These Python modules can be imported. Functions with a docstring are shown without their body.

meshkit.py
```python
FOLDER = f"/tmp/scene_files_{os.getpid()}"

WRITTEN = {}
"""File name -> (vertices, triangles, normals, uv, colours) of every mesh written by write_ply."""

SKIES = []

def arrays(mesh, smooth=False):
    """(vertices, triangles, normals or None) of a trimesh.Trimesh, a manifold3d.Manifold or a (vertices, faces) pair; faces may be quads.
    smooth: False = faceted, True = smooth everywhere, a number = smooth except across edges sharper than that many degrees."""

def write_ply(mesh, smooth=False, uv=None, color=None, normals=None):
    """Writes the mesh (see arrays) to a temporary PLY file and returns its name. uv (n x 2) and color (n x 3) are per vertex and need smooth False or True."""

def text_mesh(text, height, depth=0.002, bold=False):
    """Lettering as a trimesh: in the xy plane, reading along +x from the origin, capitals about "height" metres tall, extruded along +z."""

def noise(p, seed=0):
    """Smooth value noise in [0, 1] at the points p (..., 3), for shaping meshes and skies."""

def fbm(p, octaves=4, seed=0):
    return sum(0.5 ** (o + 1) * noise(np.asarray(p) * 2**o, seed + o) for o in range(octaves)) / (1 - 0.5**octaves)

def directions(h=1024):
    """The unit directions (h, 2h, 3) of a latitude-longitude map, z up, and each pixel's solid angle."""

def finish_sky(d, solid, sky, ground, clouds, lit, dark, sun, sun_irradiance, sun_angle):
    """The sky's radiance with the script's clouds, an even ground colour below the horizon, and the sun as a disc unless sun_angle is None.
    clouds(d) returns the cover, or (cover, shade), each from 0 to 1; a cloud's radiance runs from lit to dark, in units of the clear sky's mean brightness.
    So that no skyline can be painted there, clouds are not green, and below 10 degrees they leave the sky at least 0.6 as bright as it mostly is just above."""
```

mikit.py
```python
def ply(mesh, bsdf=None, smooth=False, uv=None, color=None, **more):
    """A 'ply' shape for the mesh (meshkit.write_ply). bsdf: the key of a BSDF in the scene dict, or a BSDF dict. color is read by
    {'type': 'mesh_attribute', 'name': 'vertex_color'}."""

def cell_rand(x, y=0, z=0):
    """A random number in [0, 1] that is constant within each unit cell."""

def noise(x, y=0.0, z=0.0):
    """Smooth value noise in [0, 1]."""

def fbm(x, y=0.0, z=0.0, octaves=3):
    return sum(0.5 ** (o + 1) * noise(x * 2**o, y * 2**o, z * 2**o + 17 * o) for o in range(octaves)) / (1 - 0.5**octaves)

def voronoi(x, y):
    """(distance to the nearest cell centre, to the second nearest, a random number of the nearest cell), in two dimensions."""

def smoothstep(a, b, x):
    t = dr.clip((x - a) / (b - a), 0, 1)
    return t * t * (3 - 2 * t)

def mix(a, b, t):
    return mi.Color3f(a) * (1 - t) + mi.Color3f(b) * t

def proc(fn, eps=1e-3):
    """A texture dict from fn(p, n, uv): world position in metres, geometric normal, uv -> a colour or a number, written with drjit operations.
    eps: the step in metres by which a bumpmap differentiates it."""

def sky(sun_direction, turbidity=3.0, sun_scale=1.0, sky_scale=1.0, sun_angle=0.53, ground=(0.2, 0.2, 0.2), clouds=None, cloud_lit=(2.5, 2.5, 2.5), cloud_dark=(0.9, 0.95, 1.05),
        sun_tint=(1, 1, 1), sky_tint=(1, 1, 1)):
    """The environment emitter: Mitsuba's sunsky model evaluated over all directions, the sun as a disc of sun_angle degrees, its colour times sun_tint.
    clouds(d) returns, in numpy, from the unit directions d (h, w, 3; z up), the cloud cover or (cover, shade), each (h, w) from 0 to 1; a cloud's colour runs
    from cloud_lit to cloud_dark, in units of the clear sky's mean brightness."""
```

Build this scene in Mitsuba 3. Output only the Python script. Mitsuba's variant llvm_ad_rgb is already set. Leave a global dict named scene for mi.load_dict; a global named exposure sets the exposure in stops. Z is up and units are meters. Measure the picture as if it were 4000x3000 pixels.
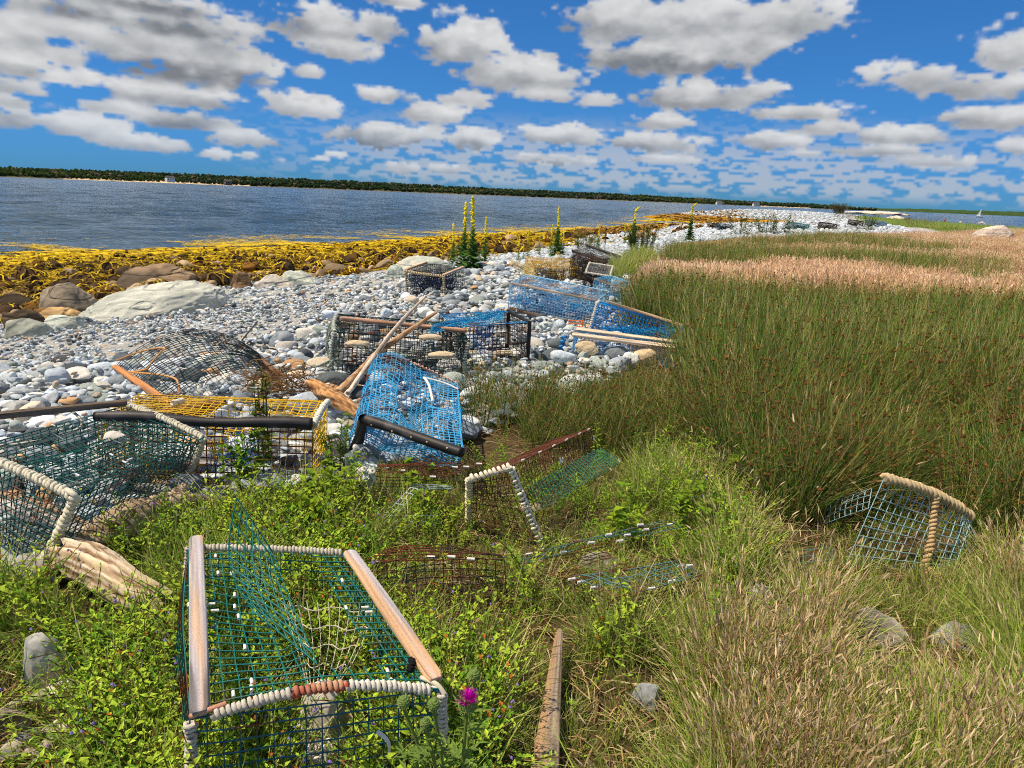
import math, random, numpy as np, trimesh, mitsuba as mi, drjit as dr, mikit, meshkit, manifold3d, shapely
from scipy.interpolate import RBFInterpolator, RegularGridInterpolator
from scipy.spatial.transform import Rotation as Ro
from mikit import proc, noise, fbm, smoothstep, mix
T = mi.ScalarTransform4f
scene, labels = {'type': 'scene'}, {}
rng = np.random.default_rng(7)
nfbm = meshkit.fbm

# ------------------------------------------------------------------ camera, sun and sky, exposure
exposure = 1.75
EYE, FPX = np.array([0, 0, 1.6]), 710.0
roll = math.atan(.0405); pitch = math.radians(14.89)
FWD = np.array([0, math.cos(pitch), -math.sin(pitch)]); _U = np.array([0, math.sin(pitch), math.cos(pitch)])
RIGHT = math.cos(roll) * np.array([1., 0, 0]) + math.sin(roll) * _U
UP = -math.sin(roll) * np.array([1., 0, 0]) + math.cos(roll) * _U
scene['camera'] = {'type': 'perspective', 'fov': 2 * math.degrees(math.atan(512 / FPX)), 'fov_axis': 'x', 'near_clip': .05, 'far_clip': 60000.,
                   'to_world': T().look_at(origin=EYE.tolist(), target=(EYE + FWD).tolist(), up=UP.tolist())}

def ray(px, py):                       # a pixel of the photograph (2212 wide) as a direction
    d = FWD + ((px * .46293 - 512) / FPX) * RIGHT - ((py * .46293 - 384) / FPX) * UP
    return d / np.linalg.norm(d)
def X(px, py, z=0.):                   # the point at height z seen there
    d = ray(px, py); return EYE + d * ((z - EYE[2]) / d[2])
def at(px, py, Y):                     # the point at distance Y seen there
    d = ray(px, py); return EYE + d * (Y / d[1])
def azel(px, py):
    d = ray(px, py); return math.degrees(math.atan2(d[0], d[1])), math.degrees(math.asin(d[2]))
def project(p):
    v = np.asarray(p, float) - EYE; z = v @ FWD
    return np.stack([512 + FPX * (v @ RIGHT) / z, 384 - FPX * (v @ UP) / z, z], -1)
def S(r, g, b):                        # sRGB 0..255 to linear
    c = np.array([r, g, b]) / 255.
    return np.where(c <= .04045, c / 12.92, ((c + .055) / 1.055) ** 2.4)
def sst(a, b, x):
    t = np.clip((x - a) / (b - a), 0, 1); return t * t * (3 - 2 * t)

SUN = np.array([-.48, -.10, .87])
CL = [  # cumulus clouds: where they stand in the sky (azimuth, elevation read off the photograph), half sizes, greyness of the base
 (30,80,80,55,.5),(30,140,72,34,.5),(28,188,62,22,.45),(34,220,66,20,.4),(28,255,66,26,.5),(140,120,52,34,.35),(120,165,42,20,.15),(175,172,34,22,.2),
 (190,28,150,34,.75),(160,62,100,34,.4),(330,14,150,30,1),(400,60,170,36,.8),(300,92,130,36,.5),(430,145,165,55,.75),(480,110,110,40,.5),(380,212,150,30,.6),(250,232,60,20,.3),
 (170,272,90,28,.45),(235,292,60,22,.4),(275,306,70,20,.4),(350,315,80,17,.4),(410,262,105,30,.6),(535,300,86,24,.45),(655,235,95,30,.4),(590,212,40,22,.3),
 (690,55,112,54,.65),(730,105,92,32,.4),(822,55,66,46,.5),(668,155,36,20,.3),(850,0,75,13,.6),
 (1000,100,108,60,.55),(1060,160,100,40,.45),(1130,165,150,48,.55),(1010,215,76,23,.3),(1190,205,90,20,.4),
 (840,208,72,20,.45),(925,245,95,28,.5),(840,295,125,37,.65),(1020,305,54,30,.5),(455,333,46,13,.35),(535,336,31,10,.3),(730,334,24,9,.2),(690,343,20,6,.2),(600,346,30,8,.3),
 (862,362,54,17,.4),(970,365,60,13,.4),
 (1350,45,140,60,.55),(1500,40,190,62,.6),(1690,38,135,58,.5),(1440,125,200,45,.75),(1600,100,120,45,.6),
 (1290,215,60,18,.25),(1530,210,165,38,.6),(1720,245,165,20,.45),(1630,200,90,25,.5),(1430,265,78,22,.5),(1985,165,112,32,.4),(2190,115,76,46,.5),(2140,190,108,32,.5),(2150,255,106,29,.5),(2190,322,46,20,.4),
 (1206,295,95,28,.5),(1196,345,86,17,.45),(1415,310,116,28,.55),(1425,345,102,13,.4),(1666,305,86,23,.5),(1786,277,82,21,.4),(1950,295,130,25,.55),(1906,326,92,17,.45),(1730,331,42,9,.35),(2010,350,110,17,.4)]

def clouds(d):
    """cover and shade of the cumulus layer: the list above in view, the same kind of cloud at random over the rest of the sky"""
    az = np.degrees(np.arctan2(d[..., 0], d[..., 1])); el = np.degrees(np.arcsin(np.clip(d[..., 2], -1, 1)))
    r2 = np.random.default_rng(3)
    items = [(*azel(x, y), rx * .0352, ry * .0350, g) for x, y, rx, ry, g in CL]
    for k in range(210):               # outside the frame
        e = 1.5 + 55 * r2.random() ** 1.6; a = r2.uniform(-180, 180); w = (1.2 + .24 * e) * r2.uniform(.6, 1.6)
        if abs(a) < 44 and e < 17: continue
        items.append((a, e, w / max(.3, math.cos(math.radians(e))), w * r2.uniform(.28, .5), r2.uniform(.3, .7)))
    pe = 1 / (np.maximum(el, .6) + 3.)
    s3 = np.stack([az * pe * 3.2, el * pe * 11, az * 0], -1)
    s4 = np.stack([az * .55, el * 1.1, az * 0 + 3], -1)
    n1 = nfbm(s4, 5, 3) - .5; n2 = nfbm(s4 * 2.7 + 9, 4, 8) - .5; n3 = nfbm(s4 * .8 + 31, 4, 15) - .5
    field = np.full(az.shape, -2.); sh = np.zeros(az.shape); wt = np.full(az.shape, 1e-6)
    for a, e, rx, ry, g in items:
        dx = (az - a + 180) % 360 - 180
        m = (np.abs(dx) < rx * 1.9) & (np.abs(el - e) < ry * 2.4)
        if not m.any(): continue
        u = dx[m] / rx; v = (el[m] - e) / ry
        vv = np.where(v < 0, v * 1.25, v)
        f = 1 - np.sqrt(u * u + vv * vv) + n1[m] * 1.5 * np.where(v < -.2, .55, 1) + n2[m] * .85
        field[m] = np.maximum(field[m], f)
        w = np.exp(np.clip(f * 4, -12, 6)); s = g * (.15 + 1.25 * sst(.65, -.45, v + n1[m] * 1.2 + n2[m] * .8 + .25 * u)) 
        sh[m] += w * s; wt[m] += w
    cover = sst(.0, .32, field)
    low = sst(.50, .60, nfbm(np.stack([az * 1.1, el * 4.6, az * 0 + 5], -1), 4, 21) + .10 * sst(-35, 10, az)) * sst(6.5, 3.0, el) * sst(.2, 1.2, el) * sst(-25, -5, az)
    shade = np.clip(sh / wt + .5 * n2 + .5 * n3, 0, 1)
    shade = np.where(cover > low, shade, .35)
    return np.maximum(cover * (.80 + .2 * sst(0, 7, el)), low * .62), shade

scene['sky'] = mikit.sky(SUN.tolist(), turbidity=2.2, sky_scale=.75, ground=(.12, .12, .10), clouds=clouds, cloud_lit=(4.1, 4.15, 4.2), cloud_dark=(1.12, 1.22, 1.38), sky_tint=(.27, .72, 1.18), sun_tint=(1., .985, .95))

# ------------------------------------------------------------------ materials (colour per vertex; fine relief from noise)
VC = {'type': 'mesh_attribute', 'name': 'vertex_color'}
def principled(rough=.8, spec=.3, **k): return {'type': 'principled', 'base_color': VC, 'roughness': rough, 'specular': spec, **k}
def two(b): return {'type': 'twosided', 'bsdf': b}
def bumped(b, fn, scale, eps=2e-3): return {'type': 'bumpmap', 'arbitrary': proc(fn, eps), 'scale': scale, 'bsdf': b}
def f_rock(p, n, uv): return fbm(p.x * 28, p.y * 28, p.z * 28, 3)
def f_boulder(p, n, uv):
    r = dr.abs(2 * noise(p.x * 1.6, p.y * 1.6, p.z * 4.5) - 1)
    return fbm(p.x * 3.5, p.y * 3.5, p.z * 5, 4) + .35 * smoothstep(.0, .09, r)
def f_soil(p, n, uv): return fbm(p.x * 9, p.y * 9, p.z * 9, 4)
def f_sea(p, n, uv):
    x = p.x + .3 * p.y; y = p.y - .3 * p.x
    return .16 * fbm(x * .9, y * 1.8, 3., 3) + .02 * noise(x * 3., y * 5., 7.)
scene['m_wire'] = two(principled(.45, .4))
scene['m_rope'] = two(principled(.9, .2))
scene['m_wood'] = two(principled(.85, .2))
scene['m_rubber'] = two(principled(.55, .4))
scene['m_rock'] = two(bumped(principled(.85, .25), f_rock, .012, 4e-3))
scene['m_pebble'] = two(principled(.75, .3))
scene['m_soil'] = two(bumped(principled(.95, .1), f_soil, .06, 1e-2))
scene['m_leaf'] = {'type': 'principledthin', 'base_color': VC, 'roughness': .45, 'diff_trans': .5, 'eta': 1.45}
scene['m_grass'] = {'type': 'principledthin', 'base_color': VC, 'roughness': .6, 'diff_trans': .4, 'eta': 1.4}
scene['m_far'] = two({'type': 'diffuse', 'reflectance': VC})
scene['m_weed'] = two(principled(.7, .15))
scene['m_boulder'] = two(bumped(principled(.9, .2), f_boulder, .10, 1.5e-2))
scene['m_sea'] = two(bumped({'type': 'principled', 'base_color': {'type': 'rgb', 'value': [.030, .055, .066]}, 'roughness': .10, 'specular': .5}, f_sea, 1., 2e-2))
scene['m_plastic'] = {'type': 'principledthin', 'base_color': VC, 'roughness': .12, 'spec_trans': .75, 'diff_trans': .6, 'eta': 1.3}

# ------------------------------------------------------------------ helpers
class MB:
    def __init__(s): s.v, s.f, s.c, s.n = [], [], [], 0
    def add(s, v, f, c):
        v = np.asarray(v, float).reshape(-1, 3); f = np.asarray(f)
        if f.shape[1] == 4: f = np.vstack([f[:, [0, 1, 2]], f[:, [0, 2, 3]]])
        s.v.append(v); s.f.append(f + s.n); c = np.asarray(c, float); s.c.append(np.broadcast_to(c.reshape(-1, 3) if c.ndim > 1 else c, v.shape)); s.n += len(v); return s
    def mesh(s): return np.vstack(s.v), np.vstack(s.f), np.clip(np.vstack(s.c), 0.003, .95)
def free(name):
    if name not in scene and name not in labels: return name
    k = 1
    while f'{name}_{k:03d}' in scene or f'{name}_{k:03d}' in labels: k += 1
    return f'{name}_{k:03d}'
def thing(name, label, cat, group=None):
    k = free(name); labels[k] = {'label': label, 'category': cat}
    if group: labels[k]['group'] = group
    return k
def put(name, mb, bsdf, parent=None, label=None, cat=None, group=None, kind=None, smooth=True):
    k = free(f'{parent}__{name}' if parent else name)
    v, f, c = mb.mesh() if isinstance(mb, MB) else mb
    scene[k] = mikit.ply((v, f), bsdf, smooth=smooth, color=c)
    d = {a: b for a, b in (('label', label), ('category', cat), ('group', group), ('kind', kind)) if b}
    if d: labels[k] = d
    return k
REF = np.array([.31, .57, .76])
def unit(v): return v / np.maximum(np.linalg.norm(v, axis=-1, keepdims=True), 1e-9)
def tubes(paths, r, sides=4, keep=None, caps=False):
    """many polylines (W, M, 3) as thin tubes; keep (W, M-1) drops broken lengths"""
    p = np.asarray(paths, float)
    if p.ndim == 2: p = p[None]
    W, M = p.shape[:2]
    t = unit(np.gradient(p, axis=1)); a = unit(np.cross(t, REF)); b = np.cross(t, a)
    ang = np.arange(sides) * 2 * math.pi / sides
    r = np.broadcast_to(np.asarray(r, float), (W, M))
    v = p[:, :, None] + r[:, :, None, None] * (np.cos(ang)[:, None] * a[:, :, None] + np.sin(ang)[:, None] * b[:, :, None])
    w, i, j = np.meshgrid(np.arange(W), np.arange(M - 1), np.arange(sides), indexing='ij')
    ok = np.ones((W, M - 1), bool) if keep is None else keep
    sel = np.broadcast_to(ok[:, :, None], w.shape)
    base = (w * M + i) * sides; j2 = (j + 1) % sides
    q = np.stack([base + j, base + j2, base + sides + j2, base + sides + j], -1)[sel]
    f = np.vstack([q[:, [0, 1, 2]], q[:, [0, 2, 3]]])
    v = v.reshape(-1, 3)
    if caps:
        extra, ev = [], []
        n0 = len(v)
        for k in range(W):
            for e, m in ((0, 0), (1, M - 1)):
                ev.append(p[k, m]); c = n0 + len(ev) - 1
                ring = (k * M + m) * sides + np.arange(sides)
                extra.append(np.stack([np.full(sides, c), ring, np.roll(ring, -1)], 1))
        v = np.vstack([v, ev]); f = np.vstack([f] + extra)
    return v, f
def spline(pts, n):
    pts = np.asarray(pts, float); s = np.r_[0, np.cumsum(np.linalg.norm(np.diff(pts, axis=0), axis=1))]
    from scipy.interpolate import CubicSpline, PchipInterpolator
    u = np.linspace(0, s[-1], n)
    if len(pts) == 2: return np.stack([np.interp(u, s, pts[:, k]) for k in range(pts.shape[1])], 1)
    return PchipInterpolator(s, pts)(u)
def frame(path):
    t = unit(np.gradient(path, axis=0)); a = unit(np.cross(t, REF)); return t, a, np.cross(t, a)
def coil(path, R, r, pitch, strands=1, sides=5, per=8):
    """a rope wound (or laid) along a path: helical strands of radius r at distance R"""
    path = np.asarray(path, float)
    L = np.linalg.norm(np.diff(path, axis=0), axis=1).sum(); turns = max(1, L / pitch); n = int(turns * per) + 2
    p = spline(path, n); t, a, b = frame(p); th = np.linspace(0, turns * 2 * math.pi, n)
    out = []
    for s in range(strands):
        h = th + s * 2 * math.pi / strands
        jig = 1 + .16 * np.sin(th * .37 + s) + .10 * np.sin(th * .13 + 2) + .08 * np.sin(th * 1.7)
        h = h + .5 * np.sin(th * .21 + s) + .3 * np.sin(th * .083)
        out.append(p + (R * jig)[:, None] * (np.cos(h)[:, None] * a + np.sin(h)[:, None] * b))
    return tubes(np.array(out), r, sides)
def vcol(v, base, amp=.15, freq=30, seed=1, alt=None, lo=.5, hi=.7):
    """a base colour with mottling, running to alt where the noise is high"""
    n = nfbm(np.asarray(v) * freq, 3, seed)[:, None]
    c = np.asarray(base) * (1 + amp * 2 * (n - .5))
    if alt is not None:
        m = sst(lo, hi, nfbm(np.asarray(v) * freq * .35 + 5, 3, seed + 9))[:, None]; c = c * (1 - m) + np.asarray(alt) * m
    return c
def rope(mb, path, R=.008, r=.006, pitch=.0125, col=S(205, 200, 180), strands=1, alt=None, sides=5, per=8):
    v, f = coil(path, R, r, pitch, strands, sides, per); mb.add(v, f, vcol(v, col, .22, 40, 3, alt, .45, .6)); return mb
def board(p0, p1, w, th, up=(0, 0, 1), col=S(168, 140, 110), alt=S(150, 148, 145), seed=0, nl=60, nw=8, rot=.03, taper=0.):
    """a weathered plank: a box with worn corners and grain"""
    p0, p1 = np.asarray(p0, float), np.asarray(p1, float); L = np.linalg.norm(p1 - p0); x = (p1 - p0) / L
    y = unit(np.cross(np.asarray(up, float), x)); z = np.cross(x, y)
    nt = 3
    prof = [(-1 + 2 * i / nw, 1) for i in range(nw)] + [(1, 1 - 2 * i / nt) for i in range(nt)] + [(1 - 2 * i / nw, -1) for i in range(nw)] + [(-1, -1 + 2 * i / nt) for i in range(nt)]
    prof = np.array(prof, float); k = np.maximum(np.abs(prof[:, 0]) ** 8 + np.abs(prof[:, 1]) ** 8, 1) ** (1 / 8); prof = prof / k[:, None]
    u = np.linspace(0, 1, nl); n = len(prof)
    e = np.minimum(u, 1 - u) * L; wear = 1 - .30 * np.exp(-(e / (.25 * w)) ** 2); tp = 1 - taper * u
    P = p0 + (u * L)[:, None, None] * x + (prof[:, 0] * w / 2)[None, :, None] * y * (wear * tp)[:, None, None] + (prof[:, 1] * th / 2)[None, :, None] * z * wear[:, None, None]
    loc = np.stack(np.broadcast_arrays((u * L)[:, None] * 3, (prof[:, 0] * w * 30)[None], (prof[:, 1] * th * 30)[None]), -1) + seed * 7.3
    g = nfbm(loc, 4, seed) - .5; g2 = nfbm(loc * [1, 2.4, 2.4] + 11, 3, seed + 2) - .5
    P = P + (g * .2 * th + g2 * .16 * th)[..., None] * (prof[:, 0][None, :, None] * y + prof[:, 1][None, :, None] * z)
    P = P + (rot * np.sin(u * 3 + seed))[:, None, None] * w * z * .3
    m = sst(.44, .58, nfbm(loc * .45 + 3, 3, seed + 5))[..., None]; crack = sst(.62, .74, nfbm(loc * [.6, 2.2, 2.2] + 17, 3, seed + 4))[..., None]
    knot = sst(.66, .74, nfbm(loc * [.9, .5, .5] + 29, 2, seed + 6))[..., None]; c = (np.asarray(col) * (1 - m) + np.asarray(alt) * m) * (1 + 1.3 * g2[..., None]) * (1 - .65 * crack) * (1 - .45 * knot)
    v = P.reshape(-1, 3); i, j = np.meshgrid(np.arange(nl - 1), np.arange(n), indexing='ij'); j2 = (j + 1) % n
    q = np.stack([i * n + j, i * n + j2, (i + 1) * n + j2, (i + 1) * n + j], -1).reshape(-1, 4)
    v = np.vstack([v, P[0].mean(0), P[-1].mean(0)]); cc = np.vstack([c.reshape(-1, 3), np.asarray(col) * .8, np.asarray(col) * .8])
    a = np.arange(n); cap = np.vstack([np.stack([a * 0 + nl * n, (a + 1) % n, a], 1), np.stack([a * 0 + nl * n + 1, (nl - 1) * n + a, (nl - 1) * n + (a + 1) % n], 1)])
    f = np.vstack([q[:, [0, 1, 2]], q[:, [0, 2, 3]], cap]); return v, f, cc
def log(pts, rad, seed=0, col=S(165, 145, 120), dark=S(90, 75, 60), pale=S(205, 190, 165), nl=110, ns=28, groove=.16, twist=2., flat=1., jag=0.):
    """driftwood: a tapering limb with grooves that twist along it; jag breaks the end into splinters"""
    p = spline(pts, nl); rr = np.interp(np.linspace(0, 1, nl), np.linspace(0, 1, len(rad)), rad)
    t, a, b = frame(p); u = np.linspace(0, 1, nl); ang = np.arange(ns) * 2 * math.pi / ns
    L = np.linalg.norm(np.diff(p, axis=0), axis=1).sum(); th = ang[None] + twist * u[:, None]
    loc = np.stack([np.broadcast_to(u[:, None] * L * 3.2, th.shape), np.cos(th) * 2.6, np.sin(th) * 2.6], -1) + seed * 5.1
    g = nfbm(loc, 4, seed); g2 = nfbm(loc * [1.2, 2.6, 2.6] + 8, 3, seed + 1); g3 = nfbm(loc * [1.6, 6., 6.] + 13, 3, seed + 2)
    lump = nfbm(np.stack([np.broadcast_to(u[:, None] * L * 6, th.shape), np.cos(th) * .8, np.sin(th) * .8], -1) + seed, 3, seed + 3) - .5
    R = rr[:, None] * (1 + groove * 2.2 * (g - .5) + groove * 1.3 * (g2 - .5) + groove * .9 * (g3 - .5) + .55 * lump)
    P = p[:, None] + R[..., None] * (np.cos(ang)[None, :, None] * a[:, None] + flat * np.sin(ang)[None, :, None] * b[:, None])
    if jag: P = P + (sst(.8, 1, u)[:, None] * (nfbm(np.stack([np.cos(ang) * 3, np.sin(ang) * 3, ang * 0 + seed], -1), 2, seed)[None] - .45) * jag)[..., None] * t[:, None]
    m = sst(.40, .62, g)[..., None]; m2 = sst(.45, .62, g2)[..., None]
    c = np.asarray(dark) * (1 - m) + np.asarray(col) * m; c = (c * (1 - .6 * m2) + np.asarray(pale) * .6 * m2) * (.45 + 1.1 * g3[..., None])
    v = P.reshape(-1, 3); i, j = np.meshgrid(np.arange(nl - 1), np.arange(ns), indexing='ij'); j2 = (j + 1) % ns
    q = np.stack([i * ns + j, i * ns + j2, (i + 1) * ns + j2, (i + 1) * ns + j], -1).reshape(-1, 4)
    v = np.vstack([v, P[0].mean(0), P[-1].mean(0)]); cc = np.vstack([c.reshape(-1, 3), dark, np.asarray(dark) * .7])
    k = np.arange(ns); cap = np.vstack([np.stack([k * 0 + nl * ns, (k + 1) % ns, k], 1), np.stack([k * 0 + nl * ns + 1, (nl - 1) * ns + k, (nl - 1) * ns + (k + 1) % ns], 1)])
    return v, np.vstack([q[:, [0, 1, 2]], q[:, [0, 2, 3]], cap]), cc
ICO = {k: (np.array(m.vertices), np.array(m.faces)) for k, m in ((k, trimesh.creation.icosphere(subdivisions=k)) for k in range(6))}
def stone(sub, dims, seed, rough=.22, cuts=5, freq=1.3, fine=.05):
    """a beach stone: a ball cut by a few planes, worn round, squashed to dims (half sizes)"""
    v, f = ICO[sub]; r = np.random.default_rng(seed); v = v.copy()
    for _ in range(cuts):
        n = unit(r.normal(size=3)); d = r.uniform(.55, .85); over = np.maximum(v @ n - d, 0); v = v - (over * .85)[:, None] * n
    v = v * (1 + rough * 2 * (nfbm(ICO[sub][0] * freq + seed % 97 * 3.1, 3, seed % 1000) - .5) + fine * 2 * (nfbm(ICO[sub][0] * freq * 5 + 3, 2, seed % 991) - .5))[:, None]
    return v * np.asarray(dims), f
def euler(z, x=0, y=0): return Ro.from_euler('ZXY', [z, x, y]).as_matrix()

# ------------------------------------------------------------------ the ground: heights from the shape of the beach
WL = -2.2
cp = [X(*q) for q in [(0,870,-.12),(0,780,-.4),(0,715,-.75),(150,705,-.72),(280,690,-.8),(440,625,-1.0),(700,600,-1.08),(900,575,-1.1),(1100,550,-1.1),(1300,530,-1.0),(1407,528,-.7),
 (500,700,-.3),(700,650,-.45),(300,800,-.12),(600,760,-.1),(850,640,-.3),(0,545,-2.3),(400,535,-2.3),(800,520,-2.3),(1000,505,-2.3),(1300,490,-2.3),(1420,466,-2.3),
 (0,610,-1.6),(300,570,-1.75),(700,560,-1.7),(1000,535,-1.7),(1300,508,-1.85),(1635,484,-.7),(1551,457,-1.3),(1600,453,.35),(1700,456,.35),(1800,463,.1),(1665,501,-.1),(1520,515,-.15),(1750,480,.3),
 (1869,496,-1.4),(1950,479,-2.05),(2050,487,-2.05),(1812,462,-.3),(1460,520,-.3)]]
cp += [np.array(q, float) for q in [(-1,-6,0),(2,-6,0),(8,-6,0),(30,-6,0),(-1,0,0),(2,0,0),(8,0,0),(-1,3,0),(2,3,0),(8,3,0),(20,3,0),(40,3,0),(90,3,0),(-4,0,-.1),(-4,3,-.08),(-8,0,-.55),(-8,4,-.5),(-14,0,-1.3),(-14,8,-1.3),
 (-24,0,-2.3),(-40,0,-4),(-24,14,-2.2),(-40,20,-3.6),(0,6,0),(3,7,0),(0,10,-.03),(3,11,0),(8,10,0),(20,10,0),(-1.4,12,-.13),(.7,14,-.08),(-1.2,17.7,-.2),(2.5,18,-.05),(5,20,-.05),(10,20,0),(20,20,0),(7,31,-.05),(20,35,.05),(36,35,.1),(40,52,.1),(60,60,.1),
 (90,60,.1),(60,30,.1),(-60,60,-5),(-30,90,-5),(0,140,-5),(20,220,-5),(60,330,-5),(110,360,-4),(180,330,-4),(300,250,-4),(300,60,-1.5),(120,110,-1.5),(160,150,-2.2),(30,52,-.05),(12,38,-.05),(-80,-10,-6)]]
cp = np.array(cp)
gx = np.sinh(np.linspace(-3.6, 4.75, 300)) * 5.2 / 1.0 * .9; gy = np.r_[np.linspace(-6, 12, 110)[:-1], 12 + 8 * np.sinh(np.linspace(0, 4.55, 190))]
_gx, _gy = np.meshgrid(gx, gy, indexing='ij')
Z = RBFInterpolator(cp[:, :2], cp[:, 2], kernel='linear', smoothing=.02)(np.stack([_gx.ravel(), _gy.ravel()], 1)).reshape(_gx.shape)
Z = np.maximum(Z, -6.); Z = Z + .05 * (nfbm(np.stack([_gx * .7, _gy * .7, _gx * 0], -1), 3, 4) - .5)
_G = RegularGridInterpolator((gx, gy), Z, bounds_error=False, fill_value=-3.)
def G(x, y): return _G(np.stack(np.broadcast_arrays(np.asarray(x, float), np.asarray(y, float)), -1))
def on(px, py, h=0.):                  # the ground point (h above it) seen at a pixel
    z = 0.
    for _ in range(12):
        p = X(px, py, min(z, 1.3) + h); z = .5 * z + .5 * float(G(p[0], p[1]))
    return X(px, py, z + h)
def region(pix, z=0.): return shapely.Polygon([X(*q, z)[:2] for q in pix])
def inside(poly, x, y): return shapely.contains_xy(poly, x, y)
# ------------------------------------------------------------------ setting: ground, sea, far shores
VEG = shapely.Polygon([(-6, -6), (-3.4, 1.6)] + [tuple(X(*q)[:2]) for q in [(40,1235),(210,1130),(440,1080),(690,1035),(960,960),(1070,915),(1215,855),(1350,785),(1330,690),(1325,640),(1362,582),(1410,542),(1440,522),(1600,511),(1850,503)]] + [(27, 48), (42, 66), (70, 85), (240, 100), (240, -6)])
MARSH = shapely.Polygon([X(x, y, -1.7)[:2] for x, y in [(1845,484),(1880,474),(1935,473),(2000,482),(2060,488),(2300,500),(2500,560)]] + [tuple(q) for q in [(60, 76), (42, 62), (30, 50)]])
x_, y_ = _gx.ravel(), _gy.ravel(); z_ = Z.ravel()
veg, marsh = inside(VEG, x_, y_), inside(MARSH, x_, y_)
n1 = nfbm(np.stack([x_ * .9, y_ * .9, x_ * 0], -1), 4, 2)[:, None]; n2 = nfbm(np.stack([x_ * 4, y_ * 4, x_ * 0], -1), 3, 6)[:, None]
col = S(150, 152, 150) * (.75 + .5 * n2)
weedy = sst(-.95, -1.25, z_)[:, None]
gold = S(176, 128, 16) * sst(.32, .55, n1) + S(72, 52, 22) * (1 - sst(.32, .55, n1))
col = col * (1 - weedy) + gold * weedy
col = np.where(veg[:, None], S(74, 64, 44) * (.5 + .9 * n2), col)
far_ = sst(8, 14, y_)[:, None] * veg[:, None]
col = col * (1 - far_) + (S(150, 122, 88) * (.7 + .5 * n1)) * far_
col = np.where(marsh[:, None], S(86, 104, 48) * (.7 + .6 * n1), col)
col = np.where((z_ < -2.25)[:, None], S(40, 44, 34), col)
ii, jj = np.meshgrid(np.arange(len(gx) - 1), np.arange(len(gy) - 1), indexing='ij'); k = (ii * len(gy) + jj).ravel()
quads = np.stack([k, k + len(gy), k + len(gy) + 1, k + 1], 1)
put('ground', MB().add(np.stack([x_, y_, z_], 1), quads, col), 'm_soil', kind='structure')
a = 30000.
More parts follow.
